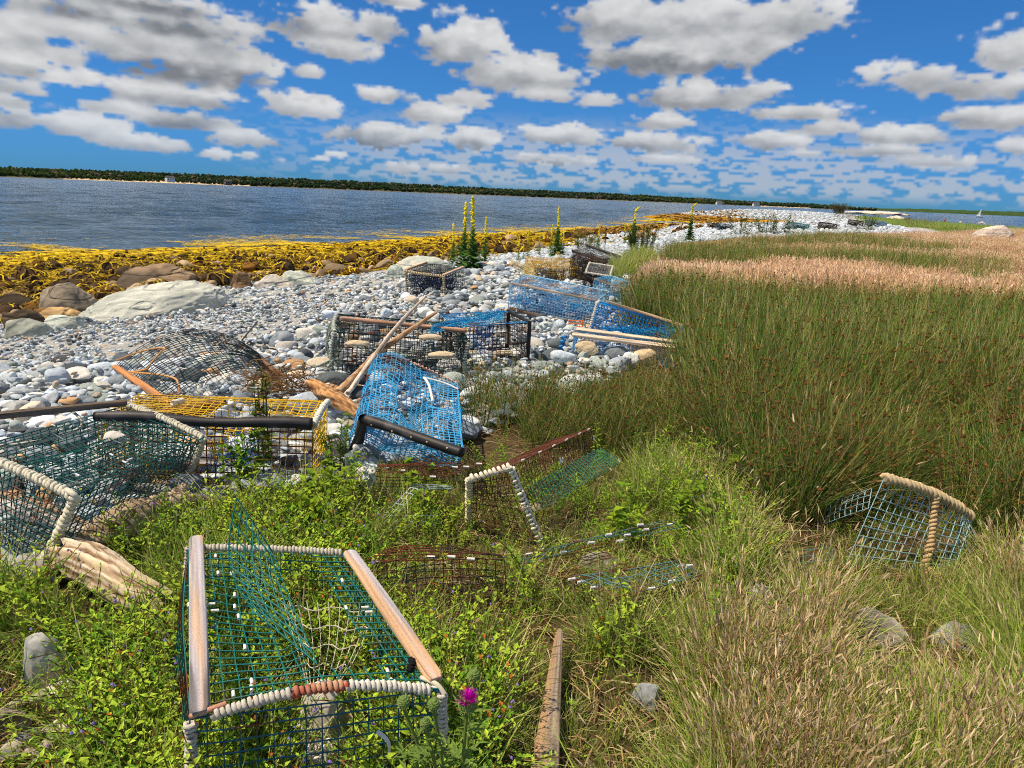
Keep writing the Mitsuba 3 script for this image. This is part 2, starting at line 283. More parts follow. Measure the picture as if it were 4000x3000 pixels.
WEED = shapely.Polygon([X(x, y, -1.1)[:2] for x, y in [(-150,760),(0,720),(150,705),(280,680),(440,632),(700,604),(900,580),(1100,555),(1300,533),(1407,528),(1500,508),(1600,488),(1640,480),(1600,466),(1550,455)]] + [X(x, y, WL)[:2] for x, y in [(1470,462),(1430,466),(1400,482),(1300,492),(1000,507),(800,521),(400,536),(0,546),(-300,570)]])
def sea_mesh():
    """wind waves near the shore, finer close in; flat water beyond"""
    th = np.radians(np.linspace(-66, 56, 430)); rr = 20 * (1300 / 20) ** np.linspace(0, 1, 400); R, TH = np.meshgrid(rr, th, indexing='ij'); x, y = R * np.sin(TH), R * np.cos(TH)
    w = np.random.default_rng(6); z = np.zeros_like(x)
    for k in range(34):
        lam = w.uniform(1.6, 7.5); d_ = math.radians(-72 + w.normal(0, 24)); k_ = 2 * math.pi / lam; z += .019 / k_ * np.sin(k_ * (x * math.cos(d_) + y * math.sin(d_)) + w.uniform(0, 6.28)) * 1.25
    gust = .55 + .9 * nfbm(np.stack([x / 30, y / 30, x * 0], -1), 3, 3); calm = .10 + .90 * sst(0, 14, shapely.distance(shapely.points(x, y), WEED))
    z = z * gust * calm; z[-1] = 0; i, j = np.meshgrid(np.arange(399), np.arange(429), indexing='ij'); k = (i * 430 + j).ravel()
    return np.stack([x, y, WL + z], -1).reshape(-1, 3), np.stack([k, k + 430, k + 431, k + 1], 1)
v, f = sea_mesh(); put('sea', MB().add(v, f[:, ::-1], [.1, .1, .1]).add([[-a, -200, WL - .3], [a, -200, WL - .3], [a, a, WL - .3], [-a, a, WL - .3]], [[0, 1, 2, 3]], [.1, .1, .1]), 'm_sea', kind='structure')

def hill(tops, D0, D1, depth, seed, base, drop):
    """a low wooded shore: rises from the water at distance D to the skyline"""
    pts = np.array([(*azel(x, y), x) for x, y in tops]); o = np.argsort(pts[:, 0]); pts = pts[o]
    az = np.linspace(pts[0, 0], pts[-1, 0], 420); el = np.interp(az, pts[:, 0], pts[:, 1])
    D = np.interp(az, [az[0], az[-1]], [D0, D1]); s = np.linspace(0, 1, 14)
    w = 30 * (nfbm(np.stack([az * 1.3, az * 0, az * 0], -1), 4, seed) - .5) * D0 / 1500
    R = (D + w)[:, None] + depth * s[None]
    top = EYE[2] + (D + depth) * np.tan(np.radians(el)) - drop
    sx, cy = np.sin(np.radians(az))[:, None], np.cos(np.radians(az))[:, None]
    rise = s ** .7
    z = WL - .3 + .3 * (s > 0) + np.maximum(top - WL, .5)[:, None] * rise
    P = np.stack([R * sx, R * cy, z], -1)
    c = np.broadcast_to(base, P.shape) * (.6 + .8 * nfbm(P / 60., 3, seed)[..., None])
    return az, D + w, depth, top, P, c.copy()
def strip(P): 
    n, m = P.shape[:2]; i, j = np.meshgrid(np.arange(n - 1), np.arange(m - 1), indexing='ij'); k = (i * m + j).ravel()
    return np.stack([k, k + m, k + m + 1, k + 1], 1)
az, D, dep, top, P, c = hill([(-260,350),(-100,356),(0,361),(200,366),(400,374),(600,383),(800,392.5),(1000,402),(1200,411.5),(1400,421),(1600,433),(1750,440),(1830,446),(1892,451.5)], 1450, 2700, 520, 4, S(50, 60, 40), 8.)
sand = ((az > azel(140, 380)[0]) & (az < azel(540, 400)[0])) | ((az > azel(1640, 440)[0]) & (az < azel(1750, 445)[0]))
c[:, 0] = np.where(sand[:, None], S(215, 195, 165), S(120, 112, 96)); c[:, 1] = np.where(sand[:, None], S(200, 180, 150), S(60, 66, 44))
put('far_hill', MB().add(P, strip(P), c), 'm_far', kind='structure')
mb = MB(); N = 8500
ia = rng.uniform(0, len(az) - 1.01, N); s = rng.random(N) ** 1.3
tz = np.interp(ia, np.arange(len(az)), top); R = np.interp(ia, np.arange(len(az)), D) + dep * s + 12; aa = np.radians(np.interp(ia, np.arange(len(az)), az))
base = np.stack([R * np.sin(aa), R * np.cos(aa), WL + np.maximum(tz - WL, .5) * s ** .7], 1)
hgt = rng.uniform(5.5, 10.5, N) * (.6 + .8 * nfbm(base / 60., 3, 3)); wid = hgt * rng.uniform(.22, .42, N) * (1 + .25 * R / 1500)
ring = np.arange(5) * 2 * math.pi / 5
vv = np.zeros((N, 11, 3))
for lv, (hz, rr) in enumerate(((.15, .85), (.68, 1.))):
    jit = rng.uniform(.6, 1.3, (N, 5))
    vv[:, lv * 5:lv * 5 + 5] = base[:, None] + np.stack([wid[:, None] * rr * jit * np.cos(ring), wid[:, None] * rr * jit * np.sin(ring), np.broadcast_to((hgt * hz)[:, None], (N, 5))], -1)
vv[:, 10] = base + np.stack([wid * 0, wid * 0, hgt], 1)
tf = np.array([[i, (i + 1) % 5, 5 + (i + 1) % 5] for i in range(5)] + [[i, 5 + (i + 1) % 5, 5 + i] for i in range(5)] + [[5 + i, 5 + (i + 1) % 5, 10] for i in range(5)])
tint = np.where(rng.random(N)[:, None] < .16, S(92, 86, 76), S(42, 58, 36)) * rng.uniform(.65, 1.15, (N, 1)) * np.where(nfbm(base / 140., 2, 9)[:, None] > .53, [1.25, 1.2, .9], [.8, .85, .95])
mb.add(vv, (tf[None] + (np.arange(N) * 11)[:, None, None]).reshape(-1, 3), np.repeat(tint, 11, 0))
put('far_forest', mb, 'm_far', label='dark green wooded shore across the bay', cat='forest', kind='stuff', smooth=False)
az2, D2, dep2, top2, P2, c2 = hill([(1800,450),(1870,449.6),(1950,450.5),(2050,453),(2150,456),(2212,457.5),(2400,463),(2600,470)], 5200, 5600, 900, 14, S(62, 84, 50), 0.)
P2[:, -1, 2] += 8 * (nfbm(np.stack([az2 * 5, az2 * 0, az2 * 0], -1), 3, 2) - .5)
put('distant_hill', MB().add(P2, strip(P2), c2), 'm_far', kind='structure')
P3 = np.array([[0, 0, 0.]])
def box_(mb, lo, hi, col, M=None):
    m = trimesh.creation.box(bounds=[lo, hi]); v = np.array(m.vertices)
    if M is not None: v = v @ M[0].T + M[1]
    mb.add(v, np.array(m.faces), col); return mb
for px, py, lab, sc_ in [(1553,437.5,'pale far house near the middle of the wooded shore',1.1),(1633,441.5,'white far house nearest the right end of the wooded shore',1.3),(367,386,'grey far house above the sandy strip across the bay',1.1),(492,393,'dark far house right of the sandy strip across the bay',1.)]:
    a_ = azel(px, py)[0]; i = int(np.argmin(np.abs(az - a_))); R_ = D[i] - 4; o = np.array([R_ * math.sin(math.radians(a_)), R_ * math.cos(math.radians(a_)), EYE[2] + R_ * math.tan(math.radians(azel(px, py)[1])) - 3]); M = (euler(-math.radians(a_) + .5) * sc_, o)
    t = thing('house', lab, 'house', 'houses on the far shore')
    w = S(225, 222, 215) if 'dark' not in lab else S(110, 105, 98)
    put('wall', box_(MB(), [-8, -4, -4], [8, 4, 4.5], w, M), 'm_far', t, smooth=False)
    rv = np.array([[-8.6, -4.6, 4.5], [8.6, -4.6, 4.5], [8.6, 4.6, 4.5], [-8.6, 4.6, 4.5], [-8.6, 0, 8], [8.6, 0, 8]]) @ M[0].T + M[1]
    put('roof', MB().add(rv, [[0, 1, 5], [0, 5, 4], [2, 3, 4], [2, 4, 5], [1, 2, 5], [3, 0, 4], [0, 2, 1], [0, 3, 2]], S(95, 92, 90)), 'm_far', t, smooth=False)
    mb = MB()
    for wx in (-5, -1, 4): box_(mb, [wx - .7, -4.06, .6], [wx + .7, -4.0, 2.4], S(30, 34, 40), M)
    put('window', mb, 'm_far', t, smooth=False, kind='stuff')
t = thing('sailing_boat', 'tiny white sailing boat far out on the water at right', 'boat'); o = X(2117, 463.5, WL)
o = EYE + (o - EYE) * min(1, 900 / np.linalg.norm(o - EYE)); o[2] = WL
hv = np.array([[-3.5, -1, .9], [3.5, -.9, .9], [4.6, 0, 1.1], [3.5, .9, .9], [-3.5, 1, .9], [-3, -.7, 0], [3, -.5, 0], [3.6, 0, 0], [3, .5, 0], [-3, .7, 0]])
put('hull', MB().add(hv + o, [[0, 1, 6], [0, 6, 5], [1, 2, 7], [1, 7, 6], [2, 3, 8], [2, 8, 7], [3, 4, 9], [3, 9, 8], [4, 0, 5], [4, 5, 9], [0, 4, 3], [0, 3, 1], [1, 3, 2]], S(230, 230, 230)), 'm_far', t, smooth=False)
put('mast', MB().add(*tubes([[[.6, 0, .9], [.6, 0, 9.5]] + o], .08), S(200, 200, 200)), 'm_far', t)
put('sail', MB().add(np.array([[.5, 0, 1.8], [-3.2, .5, 1.8], [.5, 0, 9.2], [-1.4, .6, 4.5]]) + o, [[0, 1, 3], [0, 3, 2]], S(240, 240, 240)), 'm_far', t, smooth=False)

# ------------------------------------------------------------------ boulders
def boulder(name, px0, px1, py_top, py_bot, lab, cat, col, alt, seed, deep=1., zc=None, band=None, M=None, cuts=7, rough=.2, group=None, sink=.15):
    """a rock whose foot is at the pixel row py_bot, as wide and tall as it looks from there"""
    cx = (px0 + px1) / 2; p = on(cx, py_bot) if zc is None else X(cx, py_bot, zc); d = np.linalg.norm(p - EYE)
    w = (px1 - px0) * .463 / FPX * d; h = (py_bot - py_top) * .463 / FPX * d
    el = math.atan2(EYE[2] - p[2], max(p[1], .5)); h = max(.30 * w, (h - .8 * w * deep * math.sin(el)) / math.cos(el))
    v, f = stone(4, (w / 2 * 1.04, w / 2 * deep, h * (1 + sink)), seed, rough, cuts)
    if M is not None: v = v @ M.T
    v = v * [w / max(np.ptp(v[:, 0]), 1e-6), 1, 1]; v[:, 2] = v[:, 2] * (h * (1.0 + sink) / max(v[:, 2].max(), 1e-6)) - h * sink
    v = v + p + np.array([0, w / 2 * deep * .75, 0])
    c = vcol(v, col, .18, 2.2 / w * 3, seed, alt, .42, .62) * (.86 + .28 * nfbm(v * 14, 3, seed)[:, None])
    if band is not None:
        s_ = np.sin((v @ np.asarray(band[0])) * band[1] + 5 * nfbm(v * 1.2, 3, 5)); c = c * (1 - .16 * sst(.3, 1, s_))[:, None]
    return put(name, MB().add(v, f, c), 'm_boulder', label=lab, cat=cat, group=group)
boulder('boulder', 237, 402, 568, 628, 'large brown domed boulder behind the pale slab at the seaweed edge', 'boulder', S(150, 130, 105), S(95, 85, 72), 11, .7)
p = on(275, 690); v, f = stone(5, (1.32, .85, .46), 24, .15, 0, 1.3, .05); v = v @ (Ro.from_euler('ZY', [.25, -.20]).as_matrix()).T; v[:, 2] += .05 * np.floor(3.2 * (v[:, 1] * .8 + v[:, 0] * .25)) / 3.2 * 2; v = v + p + [.02, .70, .0]
s_ = np.sin((v @ np.array([-.1, .9, .8])) * 26 + 6 * nfbm(v * 1.1, 3, 5)); put('rock_slab', MB().add(v, f, vcol(v, S(192, 196, 186), .16, 5, 24, S(166, 172, 164)) * (1 - .16 * sst(.3, 1, s_))[:, None]), 'm_boulder', label='long pale green layered slab sloping down to the pebbles', cat='rock')
boulder('boulder', 74, 202, 610, 684, 'grey angular boulder left of the pale green slab', 'boulder', S(138, 128, 112), S(92, 88, 80), 31, .8)
boulder('boulder', 68, 150, 662, 696, 'tan rounded boulder below the grey angular boulder', 'boulder', S(190, 160, 112), S(150, 122, 84), 43, .8)
boulder('boulder', 40, 100, 664, 690, 'brown boulder behind the tan rounded boulder', 'boulder', S(128, 98, 60), S(90, 70, 46), 44, .8)
boulder('boulder', 386, 440, 622, 648, 'small pinkish boulder at the right end of the pale green slab', 'boulder', S(206, 188, 168), S(170, 160, 150), 55, .7)
boulder('boulder', 543, 630, 590, 624, 'pale grey pointed boulder at the upper edge of the pebbles', 'boulder', S(196, 190, 180), S(160, 158, 150), 61, .7)
boulder('boulder', 480, 540, 584, 622, 'brown blocky boulder in the golden seaweed left of the pointed boulder', 'boulder', S(130, 105, 78), S(85, 70, 52), 72, .8)
boulder('boulder', 600, 690, 596, 616, 'flat pale green boulder right of the pointed boulder', 'boulder', S(182, 192, 180), S(165, 170, 160), 81, .7)
boulder('boulder', 838, 975, 558, 597, 'big whitish smooth boulder left of the tall mulleins', 'boulder', S(214, 204, 190), S(180, 188, 178), 91, .6, cuts=3, rough=.12)
boulder('boulder', 825, 880, 570, 602, 'pale green boulder leaning on the big whitish boulder', 'boulder', S(180, 192, 180), S(160, 170, 160), 92, .7)
boulder('boulder', 0, 72, 668, 712, 'dark brown boulder at the left edge of the photo', 'boulder', S(96, 82, 64), S(60, 54, 46), 101, .8)
boulder('boulder', -30, 60, 640, 672, 'dark wet boulder with weed at the far left of the beach', 'boulder', S(88, 70, 46), S(56, 48, 36), 102, .8)
boulder('boulder', -20, 78, 690, 730, 'grey green sloping boulder at the left edge of the pebbles', 'boulder', S(150, 156, 146), S(120, 126, 118), 103, .8)
boulder('boulder', 95, 170, 690, 712, 'low pale green boulder at the foot of the tan boulder', 'boulder', S(182, 192, 182), S(160, 168, 160), 104, .7)
for q in [(1370,1437,1470,1535,'smooth blue grey rock in the dry grass beside the standing plank',S(150,156,162),S(120,126,134),111),(1858,1968,1310,1392,'rounded grey rock deep in the dry grass below the roped panel',S(168,160,150),S(130,124,118),112),
          (1618,1668,1258,1318,'pale upright rock in the grass left of the roped panel',S(186,180,166),S(150,146,136),113),(2030,2130,1372,1408,'low grey rock at the right in the dry grass',S(150,152,146),S(120,122,116),114),
          (20,118,1385,1500,'big smooth grey rock among the leaves at lower left',S(168,170,168),S(140,144,144),115),(60,160,1480,1530,'pale flat rock below the big smooth grey rock',S(196,192,180),S(160,158,150),116),
          (90,140,1405,1462,'whitish rock right of the big smooth grey rock',S(190,192,188),S(160,164,160),117),(80,160,1545,1600,'cream rock low at the left bottom corner',S(206,198,184),S(170,164,154),118),(-10,50,1530,1590,'brownish rock at the left bottom edge',S(170,156,140),S(130,122,112),119),
          (630,760,1480,1640,'white lichened rock inside the front of the open green trap',S(196,190,178),S(150,146,138),120),(960,1000,1405,1440,'small cream rock right of the grey board',S(200,190,170),S(160,150,136),122),(1020,1075,1395,1445,'pale tan rock at the foot of the standing plank',S(206,194,172),S(170,158,140),123),
          (690,745,930,985,'grey round stone between the yellow trap and the bottle',S(176,172,164),S(140,138,134),124),(-20,110,1195,1275,'big grey stone below the roped left trap',S(160,160,158),S(126,128,128),126),(1250,1350,1210,1240,'grey stone half hidden under the rusty fallen trap',S(150,146,138),S(120,116,110),127)]:
    boulder('rock', q[0], q[1], q[2], q[3], q[4], 'rock', q[5], q[6], q[7], .8, rough=.11, cuts=9)
boulder('rock', 2126, 2196, 497, 513, 'long white rock in the tan grass at right', 'rock', S(200, 186, 170), S(160, 150, 140), 131, .7, zc=.35, rough=.12)
for q in [(1918,1958,470,481,'white rock on the far marsh shore',S(225,216,202),141),(1944,1978,472,483,'dark rock beside the white rock on the far marsh',S(96,84,66),142),(1933,1948,466,472,'small white rock behind the far white rock',S(226,218,206),143),(2118,2132,480,484,'small white rock at the far edge of the grass',S(222,214,204),144)]:
    boulder('rock', q[0], q[1], q[2], q[3], q[4], 'rock', q[5], q[5] * .7, q[6], .8, zc=-2.05)
p = X(1897, 463, -2.); v, f = stone(4, (30, 14, 2.6), 151, .3, 6); v = v * [1, 1, 1] + p
put('rocky_islet', MB().add(v, f, vcol(v, S(200, 190, 175), .2, .1, 3, S(120, 110, 95))), 'm_rock', kind='structure')

g = np.random.default_rng(12)
for k in range(26):
    p = on(g.uniform(5, 330), g.uniform(1500, 1650), .0) if k < 16 else on(g.uniform(150, 420), g.uniform(1440, 1600), 0.)
    sz = g.uniform(.018, .045); v, f = stone(3, (sz, sz * g.uniform(.6, 1), sz * g.uniform(.4, .8)), 800 + k, .2, 9); v = v @ euler(g.uniform(0, 6)).T + p + [0, 0, .03]; c = [S(160, 152, 138), S(120, 120, 118), S(176, 166, 150)][k % 3]
    put('stone', MB().add(v, f, vcol(v, c, .2, 16, k, c * .7)), 'm_rock', label='small stone among the herbs at the lower left corner', cat='stone', group='stones among the herbs at lower left')
# ------------------------------------------------------------------ beach stones: piled from the largest down
HX0, HY0, HS = -15., 2.5, .03
hm = np.zeros((620, 660)); _hx = HX0 + np.arange(620) * HS; _hy = HY0 + np.arange(660) * HS
hm[:] = G(*np.meshgrid(_hx, _hy, indexing='ij')) - .03
def creased(vf, ang=34):               # keeps the worn edges between a stone's faces
    m = trimesh.graph.smooth_shade(trimesh.Trimesh(*vf, process=False), angle=math.radians(ang), facet_minarea=None); return np.array(m.vertices), np.array(m.faces)
TPL = {k: [(lambda q: creased(q) if k > 0 else q)(stone(k, (1, 1, 1), 300 + 17 * i + k, .20 if i % 3 else .14, 11 if i % 3 else 4, 1.2, .03 if k > 1 else .02)) for i in range(18)] for k in (0, 1, 2, 3)}
PAL = [S(180, 190, 198)] * 6 + [S(208, 214, 216)] * 4 + [S(168, 174, 176)] * 4 + [S(196, 196, 190)] * 5 + [S(140, 148, 152)] * 4 + [S(160, 170, 162)] * 3 + [S(112, 120, 126)] * 3 + [S(210, 204, 192)] * 2 + [S(206, 190, 168), S(200, 184, 160)] + [S(190, 150, 108), S(86, 92, 98), S(96, 104, 106)]
PAL = [c * np.array([.93, .98, 1.04]) for c in PAL]
cand = []
def sample(n, cond, x0, x1, y0, y1, lo, hi, p=1.6, flat=(.35, .65)):
    x, y = rng.uniform(x0, x1, n), rng.uniform(y0, y1, n); ok = cond(x, y) & ~inside(VEG.buffer(-.12), x, y); x, y = x[ok], y[ok]
    for a, b in zip(x, y): cand.append((lo + (hi - lo) * rng.random() ** p, a, b, rng.uniform(*flat)))
zz = lambda x, y: G(x, y)
sample(900, lambda x, y: (zz(x, y) > -.6) & (x > -6), -6, 0, 3.2, 7, .05, .14, 1.5)
sample(560, lambda x, y: (x < -.8 * (y - 5)) & (zz(x, y) > -.5), -5, -1.2, 3.2, 6.5, .06, .15, 1.3, (.28, .55))
sample(2600, lambda x, y: (zz(x, y) > -.5) & (x > -3.6 + .08 * y), -4, 3.4, 5.5, 20, .06, .17, 1.7, (.35, .75))
sample(9000, lambda x, y: (zz(x, y) > -.9), -8, 1.5, 3.2, 11, .022, .05, 1.3)
sample(8500, lambda x, y: (zz(x, y) > -1.0), -9.5, 2.5, 6, 14, .03, .065, 1.4)
sample(5200, lambda x, y: (zz(x, y) > -1.1), -9, 4, 11, 21, .045, .10, 1.5)
sample(1500, lambda x, y: x > -1e9, -1.2, 2.2, 4.8, 9.5, .02, .06, 1.3)
sample(5200, lambda x, y: zz(x, y) > -1.0, -9, -1.5, 6.5, 13.5, .018, .045, 1.2, (.4, .8))
cand.sort(key=lambda q: -q[0])
big, small = [], {0: [], 1: []}
for sz, x, y, fl in cand:
    yaw = rng.uniform(0, 6.28); asp = rng.uniform(.62, .95); tx, ty = rng.normal(0, .16, 2)
    i0, i1 = int((x - sz - HX0) / HS), int((x + sz - HX0) / HS) + 2; j0, j1 = int((y - sz - HY0) / HS), int((y + sz - HY0) / HS) + 2
    if i0 < 0 or j0 < 0 or i1 > 620 or j1 > 660: continue
    sub = hm[i0:i1, j0:j1]; dx = _hx[i0:i1, None] - x; dy = _hy[None, j0:j1] - y; r2_ = (dx * dx + dy * dy) / (sz * .8) ** 2; m = r2_ < 1
    if not m.any(): continue
    g0 = float(G(x, y)); base = sub[m].mean() * .6 + sub[m].max() * .4
    if base - g0 > ((.05 if sz > .05 else .09) if y < 11 else .10): continue
    hz = sz * fl; zc = base + hz * .55
    sub[m] = np.maximum(sub[m], zc + hz * np.sqrt(1 - r2_[m]) * .85)
    q = project([x, y, zc]); vis = q[2] > 0 and -10 < q[0] < 1034 and q[1] < 780
    if not vis and sz < .05: continue
    big.append((sz / q[2] if vis else 0, sz, x, y, zc, asp, fl, yaw, tx, ty))
big.sort(key=lambda q: -q[0])
def place(q, tpl, k):
    _, sz, x, y, zc, asp, fl, yaw, tx, ty = q
    v, f = tpl[k % len(tpl)]; M = (Ro.from_euler('ZXY', [yaw, tx, ty]).as_matrix()) * (np.array([sz, sz * asp, sz * fl]))
    v = v @ M.T + [x, y, zc]
    c = PAL[rng.integers(len(PAL))] * rng.uniform(.66, 1.36); c2 = c * rng.uniform(.75, 1.15)
    return v, f, c, c2
pal_names = ['grey beach cobble among the heap of stones', ]
for k, q in enumerate(big[:300]):
    v, f, c, c2 = place(q, TPL[3 if k < 120 else 2], k)
    cc = vcol(v, c, .12, 14, k % 50, c2)
    lum = c.mean(); kind = 'tan' if c[0] > c[2] * 1.08 else ('whitish' if lum > .52 else ('pale blue grey' if lum > .34 else 'dark grey'))
    where = 'near the arched mesh' if q[2] < -1.6 and q[3] < 7 else ('around the weighted trap' if q[3] < 8.2 else 'further along beyond the weighted trap')
    put('beach_cobble', MB().add(v, f, cc), 'm_rock', label=f'{kind} cobble on the stone beach {where}', cat='stone', group=f'{kind} cobbles {where}')
mb = MB()
for k, q in enumerate(big[300:]):
    v, f, c, c2 = place(q, TPL[2 if q[0] > .026 else (1 if q[0] > .0062 else 0)], k)
    mb.add(v, f, c * (.9 + .2 * rng.random((len(v), 1))) if len(v) > 100 else c)
put('beach_pebbles', mb, 'm_pebble', label='grey and white pebbles covering the stone beach', cat='pebbles', kind='stuff')
print('stones', len(big), mb.n)
# the cobble bar far off: many small stones
def many(tpl, n, xyz, size, fl, col):
    v, f = tpl; yaw = rng.uniform(0, 6.28, n); cs, sn = np.cos(yaw), np.sin(yaw); asp = rng.uniform(.6, 1, n)
    lx, ly = v[None, :, 0] * size[:, None], v[None, :, 1] * (size * asp)[:, None]
    P = np.stack([lx * cs[:, None] - ly * sn[:, None], lx * sn[:, None] + ly * cs[:, None], v[None, :, 2] * (size * fl)[:, None]], -1) + xyz[:, None]
    return P, (f[None] + (np.arange(n) * len(v))[:, None, None]).reshape(-1, 3), np.repeat(col, len(v), 0)
mb = MB(); BAR = shapely.Polygon([X(x, y, -.4)[:2] for x, y in [(1330,545),(1407,530),(1500,507),(1590,490),(1640,482),(1610,470),(1545,455.5),(1600,451.5),(1720,453),(1800,462),(1880,490),(1860,503),(1600,512),(1440,523),(1400,560)]])
y0, y1 = 18., 330.; got = []
def in_bar(x, y):
    z = G(x, y); return (z > -1.2) & ~inside(VEG.buffer(-.3), x, y) & ~inside(MARSH.buffer(2), x, y) & (x > -5.5) & (x > .02 * (y - 18) - 4 * (y < 34))
while sum(map(len, got)) < 13000:
    u = rng.random(40000); yy = y0 * (y1 / y0) ** u; xx = yy * rng.uniform(-.3, .55, 40000); ok = in_bar(xx, yy); got.append(np.stack([xx[ok], yy[ok]], 1))
xy = np.vstack(got)[:13000]; dist = np.linalg.norm(xy, axis=1); sz = (.0030 * dist * rng.uniform(.5, 1.5, len(xy))).clip(.06, .40)
xyz = np.column_stack([xy, G(xy[:, 0], xy[:, 1]) + sz * .15])
for t_ in range(3): 
    s_ = slice(t_, None, 3); mb.add(*many(TPL[0][t_], len(xyz[s_]), xyz[s_], sz[s_], rng.uniform(.5, .9, len(xyz[s_])), np.array(PAL)[rng.integers(0, 17, len(xyz[s_]))] * rng.uniform(.8, 1.18, (len(xyz[s_]), 1))))
put('cobble_bar', mb, 'm_pebble', label='white grey cobbles of the long bar running out to sea', cat='stones', kind='stuff')

# ------------------------------------------------------------------ weed-covered rocks and golden seaweed at the tide line
def in_weed(n, ymax=260):
    out = []
    while sum(map(len, out)) < n:
        yy = 11 * (ymax / 11) ** rng.random(20000); xx = yy * rng.uniform(-.95, .42, 20000); ok = inside(WEED, xx, yy); out.append(np.stack([xx[ok], yy[ok]], 1))
    return np.vstack(out)[:n]
xy = in_weed(2300); z = G(xy[:, 0], xy[:, 1]); keepz = z > -2.3; xy, z = xy[keepz], z[keepz]
d = np.linalg.norm(xy, axis=1); sz = rng.uniform(.11, .30, len(xy)) * (1 + d / 110) * (.55 + .9 * rng.random(len(xy)) ** 3) * sst(-2.5, -1.4, z).clip(.22, 1)
order = np.argsort(-sz / d); rest = MB(); rocks = []
for k, i in enumerate(order):
    v, f = TPL[2 if k < 160 else (1 if k < 800 else 0)][k % 14]; fl = rng.uniform(.5, .8)
    v = v * [sz[i], sz[i] * rng.uniform(.6, 1), sz[i] * fl] @ euler(rng.uniform(0, 6.28)).T + [xy[i, 0], xy[i, 1], z[i] + sz[i] * .22]
    dry = rng.random() < (.30 if z[i] > -1.35 else .06); b = (S(172, 150, 118) if dry else S(66, 50, 30)) * rng.uniform(.6, 1.2)
    c = vcol(v, b, .2, 3, k % 30, S(120, 84, 20) if not dry else S(120, 104, 80))
    rocks.append((xy[i, 0], xy[i, 1], z[i], sz[i], fl, dry))
    if k < 160: put('tide_rock', MB().add(v, f, c), 'm_rock', label=('bare tan rock among golden seaweed at the tide line' if dry else 'dark brown rock draped in golden seaweed at the tide line'), cat='rock', group='bare rocks of the tide line' if dry else 'weed covered rocks of the tide line')
    else: rest.add(v, f, c)
put('tide_rocks', rest, 'm_rock', label='small brown rocks of the tide line under seaweed', cat='rocks', kind='stuff')
def ribbons(paths, w, side):
    """flat ribbons (N, K, 3) of half width w (N, K) along side (N, 3)"""
    N, K = paths.shape[:2]; o = side[:, None] * w[..., None]
    v = np.stack([paths - o, paths + o], 2).reshape(N, K * 2, 3)
    k = np.arange(K - 1) * 2; q = np.stack([k, k + 1, k + 3, k + 2], 1); f = np.vstack([q[:, [0, 1, 2]], q[:, [0, 2, 3]]])
    return v.reshape(-1, 3), (f[None] + (np.arange(N) * K * 2)[:, None, None]).reshape(-1, 3), K * 2
def gold_col(n, far=None, frac=.66):
    c = np.where(rng.random((n, 1)) < frac, S(214, 184, 26), S(110, 88, 28)) * rng.uniform(.5, 1.25, (n, 1))
    if far is not None: c = np.where(far[:, None], np.array([S(150, 112, 44), S(112, 84, 40), S(190, 160, 104), S(206, 160, 30)])[rng.integers(0, 4, n)] * rng.uniform(.6, 1.1, (n, 1)), c)
    return c
mb = MB(); rk = np.array([r for r in rocks if not r[5]]); pick = rng.integers(0, len(rk), 17000); r_ = rk[pick]; N = len(r_)
th = rng.uniform(0, 6.28, N); dr_ = np.stack([np.cos(th), np.sin(th), th * 0], 1); K = 4; u = np.linspace(0, 1, K)
rad = r_[:, 3:4] * (.15 + rng.uniform(.7, 1.25, (N, 1)) * u); hgt = r_[:, 3:4] * r_[:, 4:5] * np.sqrt(np.maximum(1 - (rad / (r_[:, 3:4] * 1.35)) ** 2, 0)) * 1.08
pth = np.stack([r_[:, 0:1] + dr_[:, 0:1] * rad, r_[:, 1:2] + dr_[:, 1:2] * rad, r_[:, 2:3] + r_[:, 3:4] * .18 + hgt], -1) + rng.normal(0, .02, (N, K, 3))
v, f, m = ribbons(pth, (.012 + .0007 * r_[:, 1:2]) * np.linspace(1, .6, K)[None] * np.ones((N, 1)), np.stack([-dr_[:, 1], dr_[:, 0], th * 0], 1)); mb.add(v, f, np.repeat(gold_col(N, r_[:, 0] > 6, .42), m, 0))
xy = in_weed(60000, 200); z = G(xy[:, 0], xy[:, 1]); n = nfbm(np.column_stack([xy * [.35, .22], xy[:, 0] * 0]), 4, 12)
ok = (rng.random(len(xy)) < np.where(z < -1.5, np.where(z < -2.2, sst(.44, .50, n), 1.), .60)); xy, z = xy[ok], np.maximum(z[ok], WL + .03); N = len(xy)
th = rng.normal(.1, .7, N); L = (.16 + .009 * xy[:, 1]) * rng.uniform(.6, 1.6, N); K = 3; u = np.linspace(-.5, .5, K)
bend = rng.normal(0, .25, N)[:, None] * (u[None] ** 2 * 4)
pth = np.stack([xy[:, :1] + (np.cos(th)[:, None] * u + np.sin(th)[:, None] * bend) * L[:, None], xy[:, 1:] + (np.sin(th)[:, None] * u + np.cos(th)[:, None] * bend) * L[:, None], z[:, None] + .015 + rng.uniform(.0, .06, N)[:, None] * (1 - 4 * u ** 2) * sst(WL - .02, WL + .5, z)[:, None] + 0 * u], -1)
v, f, m = ribbons(pth, np.broadcast_to((.011 + .0007 * xy[:, 1:]) * np.array([[.5, 1, .5]]), (N, K)), np.stack([-np.sin(th), np.cos(th), rng.normal(0, .25, N)], 1)); mb.add(v, f, np.repeat(gold_col(N, (xy[:, 0] > 5) & (xy[:, 1] > 60) & (z > -2.05), np.interp(z, [-2.1, -1.4], [.80, .45])[:, None]) * np.where(z < -2.0, 1.15, .85)[:, None], m, 0))
o = in_weed(1); out = WEED.buffer(9).difference(WEED.buffer(-.5)); got = []
